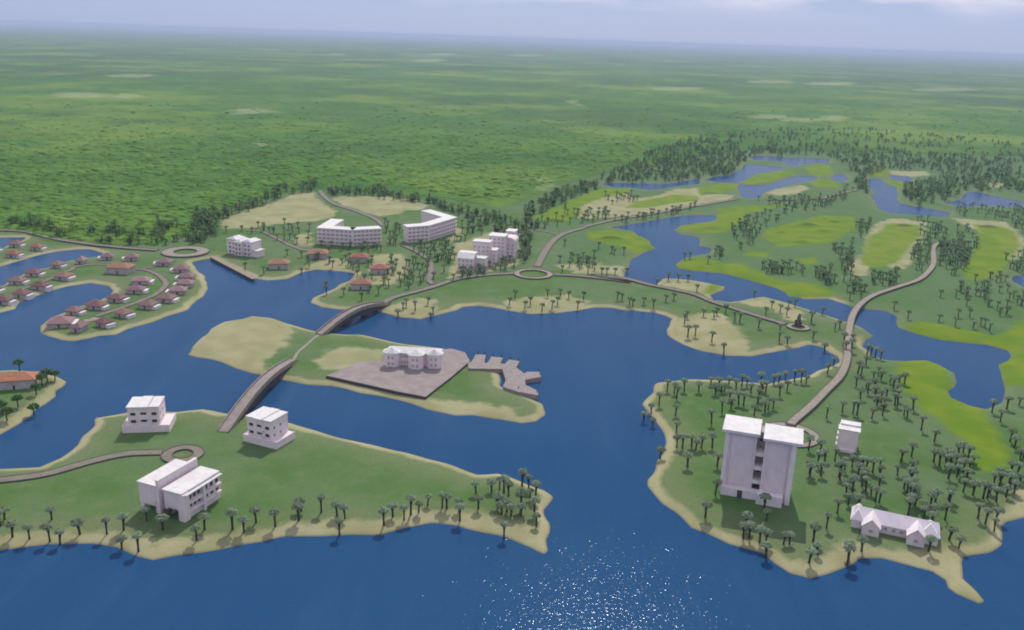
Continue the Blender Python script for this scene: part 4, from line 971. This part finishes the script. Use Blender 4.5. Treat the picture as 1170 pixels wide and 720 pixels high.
TREES['R3'] = [(705, 120), (620, 150), (655, 170), (720, 175), (770, 110), (800, 90), (830, 130), (770, 220), (840, 190), (800, 210), (820, 260), (710, 250), (760, 240), (690, 180), (800, 330), (860, 350), (710, 380), (715, 410), (690, 500), (715, 620), (775, 660), (555, 450), (600, 420), (615, 500), (560, 490), (490, 390), (440, 310), (480, 330), (400, 230), (420, 150), (475, 240), (465, 470), (890, 490), (935, 520), (1000, 490), (990, 560), (985, 290), (920, 370), (945, 370), (1000, 390), (1060, 360), (1110, 340), (1085, 240), (1160, 140), (1145, 280), (185, 200), (210, 200), (200, 260), (45, 240), (80, 200), (20, 140), (125, 180), (110, 290), (90, 330), (100, 410), (125, 340), (35, 460), (240, 350), (290, 290), (265, 390), (105, 715), (185, 680), (590, 690), (160, 450), (600, 540)]
TREES['R4'] = [(145, 240), (85, 375), (315, 500), (350, 500), (440, 340), (455, 400), (415, 525), (450, 530), (455, 600), (560, 540), (595, 540), (740, 525), (820, 445), (880, 355), (715, 650), (765, 600), (950, 650), (720, 135), (790, 135), (900, 150), (940, 250), (960, 310), (980, 240), (1050, 100), (1055, 160), (1085, 240), (1135, 190), (1140, 290), (1030, 80)]
TREES['J'] = [(100, 680), (150, 690), (205, 650), (290, 665), (395, 640), (405, 600), (495, 605), (565, 620), (600, 630), (575, 690)]
TREES['I'] = [(20, 365), (55, 440), (130, 445), (220, 450), (265, 460), (355, 425), (475, 425), (550, 410), (540, 480), (615, 495), (655, 370), (725, 410), (875, 455), (910, 410), (0, 395), (230, 365)]
TREES['K'] = [(150, 385), (190, 350), (240, 360), (270, 340), (305, 330), (345, 300), (410, 310), (430, 315), (485, 325), (488, 362), (560, 250), (570, 315), (630, 240), (665, 230), (705, 260), (675, 340), (715, 350), (760, 345), (685, 430), (765, 220), (795, 230), (800, 270), (825, 270), (820, 340), (830, 390)]
TREES['R6'] = [(185, 530), (215, 495), (235, 480), (290, 505), (365, 470), (385, 540), (400, 520), (250, 370), (325, 340), (860, 470), (895, 430), (955, 490), (990, 470), (1060, 505), (1095, 420), (1120, 490), (1155, 470), (465, 270), (400, 310), (300, 250), (520, 320)]
TREES['R7'] = [(140, 420), (165, 490), (215, 420), (265, 430), (320, 485), (355, 440), (105, 500), (200, 470), (30, 470), (560, 440), (590, 440), (635, 470), (655, 480), (720, 465), (780, 485), (225, 270), (270, 240), (330, 250), (380, 280), (410, 240), (465, 290), (495, 290), (545, 290), (320, 200), (620, 270), (540, 160), (525, 150), (600, 160), (445, 130), (970, 190), (1000, 185), (1110, 215), (800, 345), (870, 320), (930, 325), (990, 325), (345, 240), (390, 220), (240, 110)]
TREES['Q7'] = [(215, 130), (265, 120), (405, 75), (330, 265), (345, 230), (350, 345), (395, 340), (445, 220), (510, 230), (525, 210), (580, 200), (495, 375), (570, 440), (635, 250), (665, 255), (780, 290), (825, 210), (860, 170), (910, 195), (950, 215), (960, 165), (1000, 160), (905, 370), (955, 385), (910, 310), (1110, 355), (1100, 255), (755, 95), (20, 160), (90, 140)]
TREES['Q6'] = [(672, 335), (690, 400), (745, 350), (740, 410), (590, 215), (635, 200), (500, 395), (580, 530), (525, 600), (475, 70)]
TREES['R5'] = [(660, 370), (380, 440), (465, 500), (650, 515), (750, 545), (860, 560), (905, 540), (930, 550), (960, 580), (770, 490), (840, 490), (820, 420), (755, 370), (110, 380), (180, 375)]
TREES['S2'] = [(205, 350), (300, 340), (400, 320), (430, 320), (560, 300), (640, 320), (710, 330), (515, 395), (590, 390), (435, 600), (320, 570), (660, 590), (575, 490), (665, 500), (910, 540), (850, 560)]
TREES['P4'] = [(190, 585), (195, 650), (310, 660), (430, 690), (540, 650), (640, 520), (610, 600), (750, 600), (820, 570), (640, 260), (660, 290), (910, 540), (985, 500), (800, 480)]

cand = []
for reg, pts in TREES.items():
    for q in px(reg, pts):
        if all((q[0] - k[0]) ** 2 + (q[1] - k[1]) ** 2 > 7 for k in cand): cand.append(q)
def inpoly(q, P):
    ins = False
    for i in range(len(P)):
        (ax, ay), (bx, by) = P[i], P[(i + 1) % len(P)]
        if (ay > q[1]) != (by > q[1]) and q[0] < (bx - ax) * (q[1] - ay) / (by - ay) + ax: ins = not ins
    return ins
def scatter(reg, pts, n, r_):
    P = px(reg, pts); xs, ys_ = [a for a, _ in P], [b_ for _, b_ in P]; o = []; tries = 0
    while len(o) < n and tries < n * 60:
        tries += 1
        q = (r_.uniform(min(xs), max(xs)), r_.uniform(min(ys_), max(ys_)))
        if inpoly(q, P): o.append(q)
    return o
rs = random.Random(5)
for reg, pts, n in (('R3', [(20, 180), (320, 200), (300, 380), (60, 380)], 6), ('R3', [(380, 240), (620, 260), (640, 480), (460, 440)], 6), ('R3', [(690, 80), (860, 120), (860, 300), (690, 260)], 3),
                    ('R3', [(880, 260), (1168, 200), (1168, 330), (930, 380)], 6), ('R1', [(420, 150), (860, 150), (820, 300), (520, 300)], 6), ('R4', [(280, 440), (480, 440), (470, 530), (300, 510)], 1), ('K', [(600, 230), (820, 260), (820, 350), (640, 340)], 4), ('R2', [(140, 160), (480, 260), (520, 460), (220, 460)], 7)):
    for q in scatter(reg, pts, n * 8, rs):
        if n and all((q[0] - k[0]) ** 2 + (q[1] - k[1]) ** 2 > 30 for k in cand): cand.append(q); n -= 1
more = []
for reg, pts, n in (
    ('R5', [(750, 280), (1000, 240), (1168, 320), (1168, 440), (1040, 500), (900, 380), (800, 380)], 40),
    ('R5', [(480, 60), (560, 20), (600, 60), (590, 200), (480, 250)], 20),
    ('R5', [(640, 40), (840, 60), (820, 200), (740, 250), (650, 180)], 60),
    ('R5', [(230, 230), (400, 220), (420, 290), (260, 310)], 24),
    ('R5', [(70, 80), (130, 100), (100, 240), (60, 220)], 12),
    ('R5', [(1050, 140), (1168, 90), (1168, 220), (1080, 230)], 14),
    ('R8', [(180, 100), (400, 20), (540, 0), (530, 40), (420, 100), (330, 220), (250, 240), (200, 180)], 60),
    ('R8', [(370, 330), (640, 340), (640, 420), (560, 390), (380, 385)], 26),
    ('R8', [(680, 380), (800, 350), (820, 460), (740, 450)], 24),
    ('R8', [(790, 240), (930, 190), (920, 400), (870, 400), (840, 280)], 30),
    ('R8', [(940, 100), (1060, 40), (1040, 130), (970, 180)], 22),
    ('R8', [(860, 420), (1000, 420), (1000, 520), (900, 530)], 16),
    ('R8', [(70, 240), (140, 240), (150, 300), (80, 290)], 10),
    ('P3', [(340, 300), (560, 300), (560, 370), (340, 380)], 24),
    ('P3', [(480, 200), (760, 180), (760, 240), (560, 260)], 18),
    ('P3', [(560, 350), (900, 310), (1168, 260), (1168, 280), (900, 340), (560, 400)], 30),
    ('P1', [(480, 400), (1000, 380), (1060, 300), (1168, 300), (1100, 400), (900, 470), (700, 480)], 80),
    ('E', [(690, 390), (800, 400), (780, 480), (700, 540), (660, 580), (700, 480)], 34),
    ('E', [(780, 440), (940, 430), (960, 520), (900, 620), (800, 590)], 60),
    ('E', [(840, 330), (1168, 340), (1168, 460), (1080, 400), (900, 390)], 60),
    ('P4', [(580, 180), (710, 180), (720, 330), (600, 330)], 20),
    ('P4', [(730, 340), (1040, 300), (1060, 480), (900, 440), (800, 380)], 40),
    ('P4', [(600, 420), (880, 440), (880, 560), (680, 600)], 30),
    ('P4', [(20, 400), (500, 420), (640, 480), (600, 640), (440, 640), (380, 500), (60, 480)], 30),
    ('S2', [(280, 340), (700, 320), (760, 430), (600, 420), (480, 380)], 16),
    ('P5', [(330, 480), (860, 360), (900, 430), (560, 510), (340, 540)], 26),
    ('P5', [(860, 120), (1000, 130), (990, 330), (900, 420), (870, 300)], 34),
    ('P5', [(320, 60), (580, 60), (560, 150), (400, 200), (280, 220)], 20),
    ('P4', [(140, 320), (560, 330), (560, 380), (200, 380)], 16),
    ('R7', [(200, 180), (440, 170), (430, 260), (220, 260)], 14),
    ('D', [(180, 330), (300, 360), (240, 420), (0, 450), (60, 400)], 22)):
    more += scatter(reg, pts, n, rs)
forest = []
for reg, pts, n in (
    ('D', [(330, 200), (480, 140), (640, 80), (780, 40), (900, 60), (1168, 90), (1168, 110), (1000, 110), (950, 180), (700, 220), (340, 230)], 560),
    ('E', [(0, 60), (300, 70), (600, 90), (1168, 130), (1168, 270), (900, 265), (830, 310), (700, 330), (640, 300), (620, 250), (760, 205), (760, 180), (560, 170), (480, 200), (380, 150), (300, 115), (0, 100)], 760),
    ('E', [(380, 150), (470, 200), (470, 280), (420, 250), (400, 180)], 40),
    ('P3', [(0, 280), (250, 150), (480, 100), (500, 145), (300, 220), (60, 340), (0, 420)], 110),
    ('C', [(540, 240), (660, 210), (800, 220), (700, 330), (640, 300)], 50),
    ('S2', [(0, 250), (350, 180), (560, 80), (760, 60), (740, 110), (600, 115), (480, 170), (150, 290), (130, 380), (20, 420)], 120),
    ('S2', [(800, 90), (1168, 90), (1168, 130), (850, 130)], 40),
    ('C', [(0, 80), (200, 90), (400, 150), (640, 190), (560, 250), (420, 190), (280, 130), (0, 100)], 90),
    ('A', [(0, 40), (330, 100), (300, 130), (0, 70)], 20),
    ('A', [(400, 110), (980, 60), (1000, 110), (900, 150), (620, 160), (420, 150)], 60),
    ('A', [(840, 60), (980, 20), (960, 120), (860, 130)], 40),
    ('X', [(690, 200), (780, 165), (860, 150), (1000, 150), (1170, 168), (1170, 182), (1000, 168), (860, 165), (760, 190)], 260)):
    forest += scatter(reg, pts, n, rs)

def pxdist(q): return (W(q)[1])
allp = [(q, W(q)) for q in cand + more]
allp.sort(key=lambda v: v[1][1])
gz = ground_z([v[1] for v in allp]); sd = shore(np.array([v[1][0] for v in allp]), np.array([v[1][1] for v in allp]))
foot = []          # wall footprints that no trunk may stand in
for o in list(COL.objects):
    if o.get('category') in ('villa', 'tower', 'building', 'house', 'clubhouse', 'hotel'):
        inv = (Matrix.Translation(o.location) @ rotz(o.rotation_euler.z)).inverted()
        for ch in o.children:
            if ch.type == 'MESH' and any(k in ch.name for k in ('wall', 'podium', 'terrace', 'wing', 'fin', 'pavilion', 'block', 'bay', 'annex', 'porch')) and 'roof' not in ch.name:
                P_ = [ch.matrix_basis @ v.co for v in ch.data.vertices]
                if min(v.z for v in P_) < 1.5: foot.append((inv, min(v.x for v in P_) - .8, max(v.x for v in P_) + .8, min(v.y for v in P_) - .8, max(v.y for v in P_) + .8))
def clear(w):
    for inv, x0, x1, y0, y1 in foot:
        v = inv @ Vector((w[0], w[1], 0))
        if x0 < v.x < x1 and y0 < v.y < y1: return False
    return True
ncand = set(cand)
allp = [(q, w, z, s_) for (q, w), z, s_ in zip(allp, gz, sd) if (s_ > 0.4 or (q in ncand)) and clear(w)]
indiv, rest = allp[:300], allp[300:]
LAND = [((20, 600), 'along the left half of the near beach'), ((130, 610), 'on the near beach left of the big villa'), ((215, 610), 'in front of the big white villa'), ((305, 600), 'on the lawn edge right of the big villa'),
    ((360, 590), 'in the middle of the near lawn edge'), ((450, 590), 'on the near beach where the lawn narrows'), ((530, 578), 'along the outer lawn of the spit'), ((590, 575), 'in the thicket at the spit tip'), ((612, 590), 'at the very end of the spit'),
    ((745, 480), 'on the western point of the tower headland'), ((778, 450), 'on the north-west shore of the tower headland'), ((830, 445), 'on the north shore behind the tower'), ((870, 462), 'between the tower roof and the channel'), ((905, 440), 'by the closed channel end'), ((785, 515), 'on the lawn left of the tower'), ((812, 560), 'at the tower left foot'),
    ((855, 612), 'in the tower shadow'), ((890, 625), 'right below the tower shadow'), ((930, 640), 'on the beach left of the gabled house'), ((930, 535), 'between the tower and the small grey block'), ((955, 560), 'on the slope above the gabled house left end'), ((1000, 570), 'behind the gabled house left gable'), ((940, 590), 'on the lawn left of the gabled house'),
    ((985, 545), 'below the small grey block'), ((975, 475), 'behind the small grey block'), ((985, 430), 'in the row beside the causeway'), ((1005, 455), 'in the double row inland of the causeway'), ((1030, 470), 'left of the big lime green'), ((1050, 500), 'on the slope below the lime green'), ((1040, 550), 'in the middle of the east lawn'),
    ((1065, 590), 'just behind the gabled house'), ((1085, 600), 'right of the gabled house'), ((1080, 530), 'at the left end of the east thicket'), ((1105, 535), 'at the right end of the east thicket'), ((1125, 565), 'behind the east beach'), ((1150, 555), 'at the right edge behind the beach'), ((1135, 600), 'on the eastern beach'), ((1150, 465), 'at the lower end of the east lake'), ((1160, 510), 'at the right edge below the lake'),
    ((1000, 408), 'on the bank of the east lake by the causeway'), ((965, 395), 'flanking the causeway'), ((912, 372), 'around the dark monument'), ((885, 355), 'on the sand behind the monument'), ((845, 370), 'between the lane and the sandy bay'), ((800, 380), 'on the sandy bay slope'), ((785, 375), 'at the bay point'), ((775, 330), 'where the lane meets the marsh'), ((735, 348), 'on the beach below the lane'), ((710, 345), 'on the beach right of the long shore lawn'), ((660, 345), 'on the beach below the roundabout right side'), ((620, 345), 'on the beach below the roundabout'),
    ((590, 350), 'on the beach left below the roundabout'), ((480, 355), 'near the far end of the shorter bridge'), ((430, 340), 'around the red-roofed houses by the bridge'), ((685, 310), 'on the sandy strip above the lane'), ((700, 290), 'on the marsh point right of the roundabout'), ((790, 315), 'on the marsh bank above the lane'),
    ((1100, 375), 'on the wooded slope east of the causeway'), ((1040, 365), 'scattered on the slope beside the causeway road'), ((970, 340), 'on the marsh edge left of the causeway road'), ((870, 310), 'on the marsh edge below the big lime green field'), ((935, 330), 'right of the marsh edge row'), ((1150, 340), 'in the wood at the right edge'), ((540, 312), 'in front of the clustered hotel'), ((470, 300), 'between the hotels and the lane')]
ORD = ['leftmost', 'second', 'third', 'fourth', 'fifth', 'sixth', 'seventh', 'eighth', 'ninth', 'tenth', 'eleventh', 'twelfth', 'thirteenth', 'fourteenth', 'fifteenth', 'sixteenth', 'seventeenth', 'eighteenth', 'nineteenth', 'twentieth', 'twenty-first', 'twenty-second', 'twenty-third', 'twenty-fourth', 'twenty-fifth', 'twenty-sixth', 'twenty-seventh', 'twenty-eighth', 'twenty-ninth', 'thirtieth']
groups = {}
for k, (q, w, z, s_) in enumerate(indiv):
    j = min(range(len(LAND)), key=lambda i: (LAND[i][0][0] - q[0]) ** 2 + 2.0 * (LAND[i][0][1] - q[1]) ** 2)
    groups.setdefault(j, []).append(k)
lab = {}
for j, ks in groups.items():
    ks.sort(key=lambda k: indiv[k][0][0])
    for n_, k in enumerate(ks):
        ph = LAND[j][1]
        if len(ks) == 1: lab[k] = 'lone palm ' + ph
        elif n_ == 0: lab[k] = 'leftmost palm of those ' + ph
        elif n_ == len(ks) - 1: lab[k] = 'rightmost palm of those ' + ph
        else: lab[k] = ORD[min(n_, 29)] + ' palm from the left ' + ph
rp = random.Random(9)
for k, (q, w, z, s_) in enumerate(indiv):
    tm, top, cm, lm_ = VAR[rp.randrange(8)]
    sc = rp.uniform(0.88, 1.22)
    t_ = thing('palm_tree', lab[k], 'palm tree', (w[0], w[1], z), rp.uniform(0, 6.28), 'palm trees of the resort')
    t_.scale = (sc, sc, sc * rp.uniform(0.92, 1.1))
    link('trunk', tm, t_); link('leaf_stalks', lm_, t_, top); link('crown', cm, t_, top)

def tree_stuff(name, label, items, leaf, kind_palm=True, hs=(3.0, 4.6)):
    tb, lb = MB(), MB()
    for (q, w, z) in items:
        h = rp.uniform(*hs); x, y = w[0], w[1]; lx, ly = rp.uniform(-.4, .4), rp.uniform(-.4, .4)
        tb.tube([(x, y, z - .5), (x + lx, y + ly, z + h)], [0.40, 0.28], 4)
        X_, Y_ = x + lx, y + ly
        if kind_palm:
            for c_ in range(6):
                az = c_ * 1.047 + rp.uniform(-.3, .3); d = (math.cos(az), math.sin(az)); nx, ny = -d[1], d[0]
                tb.add([(X_, Y_, z + h - .3), (X_ + d[0] * 1.2 + nx * .55, Y_ + d[1] * 1.2 + ny * .55, z + h + 1.2), (X_ + d[0] * 1.2 - nx * .55, Y_ + d[1] * 1.2 - ny * .55, z + h + 1.1)], [(0, 1, 2)])
            for c_ in range(11):
                az = c_ * 2.4 + rp.uniform(-.3, .3); d = (math.cos(az), math.sin(az)); nx, ny = -d[1], d[0]; ti = c_ / 11
                r0_, r1, r2, w1 = .1 + .5 * ti, 1.2 + .4 * ti, 2.0 + .5 * ti + rp.uniform(-.3, .2), rp.uniform(.7, 1.05)
                z0_, z1, z2 = h + 2.1 - .6 * ti, h + 2.2 - 1.3 * ti + rp.uniform(-.2, .2), h + 1.6 - 1.9 * ti + rp.uniform(-.2, .2)
                lb.add([(X_ + d[0] * r0_, Y_ + d[1] * r0_, z + z0_), (X_ + d[0] * r1 + nx * w1, Y_ + d[1] * r1 + ny * w1, z + z1), (X_ + d[0] * r2, Y_ + d[1] * r2, z + z2), (X_ + d[0] * r1 - nx * w1, Y_ + d[1] * r1 - ny * w1, z + z1 - .1)], [(0, 1, 2), (0, 2, 3)])
        else:
            R3 = rp.uniform(1.9, 3.4)
            for c_ in range(22):
                az = rp.uniform(0, 6.283); u_ = rp.uniform(-.9, 1); rr = R3 * math.sqrt(1 - u_ * u_) * rp.uniform(.6, 1.05)
                cx_, cy_, cz_ = X_ + rr * math.cos(az), Y_ + rr * math.sin(az), z + h * .62 + u_ * h * .42
                a1, s1 = rp.uniform(0, 6.28), rp.uniform(.8, 1.4)
                ca, sa = math.cos(a1) * s1, math.sin(a1) * s1; t1, t2 = rp.uniform(-.7, .7), rp.uniform(-.7, .7)
                lb.add([(cx_ + ca, cy_ + sa, cz_ + t1), (cx_ - sa, cy_ + ca, cz_ + t2), (cx_ - ca, cy_ - sa, cz_ - t1), (cx_ + sa, cy_ - ca, cz_ - t2)], [(0, 1, 2, 3)])
    o = bpy.data.objects.new(name, None); COL.objects.link(o)
    o['kind'] = 'stuff'; o['label'] = label; o['category'] = 'trees'
    for nm, bb, mt in (('trunks', tb, 'stalk'), ('crowns', lb, leaf)):
        p_ = bb.build(nm, mt, o); p_['kind'] = 'stuff'
    return o
tree_stuff('palm_grove', 'many small palms spread over the distant marshland and hotel gardens', [(q, w, z) for q, w, z, s_ in rest], 'dark_leaf')
fp_ = [(q, W(q)) for q in forest]
fz = ground_z([v[1] for v in fp_]); fs_ = shore(np.array([v[1][0] for v in fp_]), np.array([v[1][1] for v in fp_]))
tree_stuff('woodland', 'dark belt of dense woodland along the edge of the green plain', [(q, w, z) for (q, w), z, s_ in zip(fp_, fz, fs_) if s_ > 1.0], 'wood_leaf', False, (5.0, 8.0))

# rounded scrub crowns that mottle the nearer plain
def scrub():
    P = [(-60, 262), (0, 258), (60, 272), (120, 277), (180, 276), (225, 266), (250, 240), (330, 214), (365, 210), (480, 218), (530, 226), (575, 232), (640, 205), (690, 193), (730, 180), (800, 165), (850, 155), (1170, 160), (1230, 160), (1230, 118), (-60, 118)]
    rq = random.Random(31); pts = [q for q in scatter('X', P, 8500, rq) if rq.random() < (q[1] - 108) / 75.0]; ws = [W(q) for q in pts]; zz = ground_z(ws)
    r_ = random.Random(32); b = MB()
    for w, z in zip(ws, zz):
        R4, h = r_.uniform(2.6, 7.0), r_.uniform(0.7, 2.2); a0 = r_.uniform(0, 6); vs = []
        for (k, rr, hh) in ((6, 1.0, 0.0), (6, .85, .55)):
            for i in range(k):
                a_ = a0 + 1.0472 * i + r_.uniform(-.3, .3); j_ = R4 * rr * r_.uniform(.75, 1.2)
                vs.append((w[0] + j_ * math.cos(a_), w[1] + j_ * math.sin(a_), z - .6 + (h + .6) * hh * r_.uniform(.8, 1.2)))
        vs.append((w[0] + r_.uniform(-.8, .8), w[1] + r_.uniform(-.8, .8), z + h))
        b.add(vs, [(i, (i + 1) % 6, 6 + (i + 1) % 6, 6 + i) for i in range(6)] + [(6 + i, 6 + (i + 1) % 6, 12) for i in range(6)])
    o = b.build('scrub', 'scrub_leaf'); o['kind'] = 'stuff'; o['label'] = 'rounded green scrub covering the far plain'; o['category'] = 'scrub'
    for p_ in o.data.polygons: p_.use_smooth = True
scrub()

# bushy trees of the left islet
def bushy(label, q, h, r, seed):
    w = W(q); z = float(ground_z([w])[0]); r_ = random.Random(seed)
    t_ = thing('bushy_tree', label, 'tree', (w[0], w[1], z), r_.uniform(0, 6), 'bushy trees of the left islet')
    b = MB(); b.tube([(0, 0, -.5), (.2, .1, h * .5), (0, .2, h * .8)], [.35, .26, .14], 7)
    for k in range(4):
        a_ = k * 1.6 + r_.uniform(-.3, .3)
        b.tube([(.1, .1, h * .45), (r * .55 * math.cos(a_), r * .55 * math.sin(a_), h * .8)], [.16, .07], 5)
    b.build('trunk', 'bark', t_)
    b = MB()
    for k in range(230):
        a_ = r_.uniform(0, 6.283); u_ = r_.uniform(-.5, 1); rr = r * math.sqrt(max(0, 1 - u_ * u_)) * r_.uniform(.55, 1.08)
        p_ = Vector((rr * math.cos(a_), rr * math.sin(a_), h * .78 + u_ * r * .62 * r_.uniform(.7, 1.05)))
        e_ = Euler((r_.uniform(-.7, .7), r_.uniform(-.7, .7), r_.uniform(0, 6))); s_ = r_.uniform(.35, .65)
        b.add([tuple(p_ + e_.to_matrix() @ Vector(v)) for v in ((-s_, -s_ * .6, 0), (s_, -s_ * .6, .1), (s_ * .8, s_ * .7, 0), (-s_ * .7, s_ * .6, .12))], [(0, 1, 2, 3)])
    b.build('crown', 'bush_leaf', t_)
for k, (lb_, q, h, r) in enumerate((('bushy tree rising behind the islet house roof', (160, 165), 6.5, 2.6), ('tallest bushy tree right of the islet house', (390, 262), 7.0, 3.0), ('small bushy tree at the islet point', (452, 245), 5.5, 2.2),
        ('dark bushy tree between the islet house and its beach', (345, 290), 6.0, 2.6), ('bushy tree at the near corner of the islet house', (300, 365), 6.0, 2.2), ('bushy tree standing alone on the islet beach', (280, 515), 6.5, 2.4),
        ('bushy tree on the islet lawn below the house', (150, 465), 6.0, 2.6), ('low bushy tree by the islet lower shore', (60, 575), 6.0, 3.2), ('bushy tree at the left edge of the islet', (15, 520), 6.0, 2.8))):
    bushy(lb_, px('S1', [q])[0], h, r, k + 20)

# ------------------------------------------------------------------ haze
t = NT('haze'); t.t.nodes.remove(t.b)
pv = t.n('ShaderNodeVolumePrincipled'); pv.inputs['Density'].default_value = 6.8e-5
pv.inputs['Color'].default_value = (0.66, 0.80, 1.0, 1); pv.inputs['Anisotropy'].default_value = 0.0
t.l(pv.outputs[0], t.out.inputs['Volume'])
b = MB(); b.box(-61000, 61000, -21000, 61500, -3.3, 186.0)
o = b.build('haze', 'haze'); o['kind'] = 'stuff'; o['label'] = 'pale bluish haze lying over the whole plain'; o['category'] = 'haze'
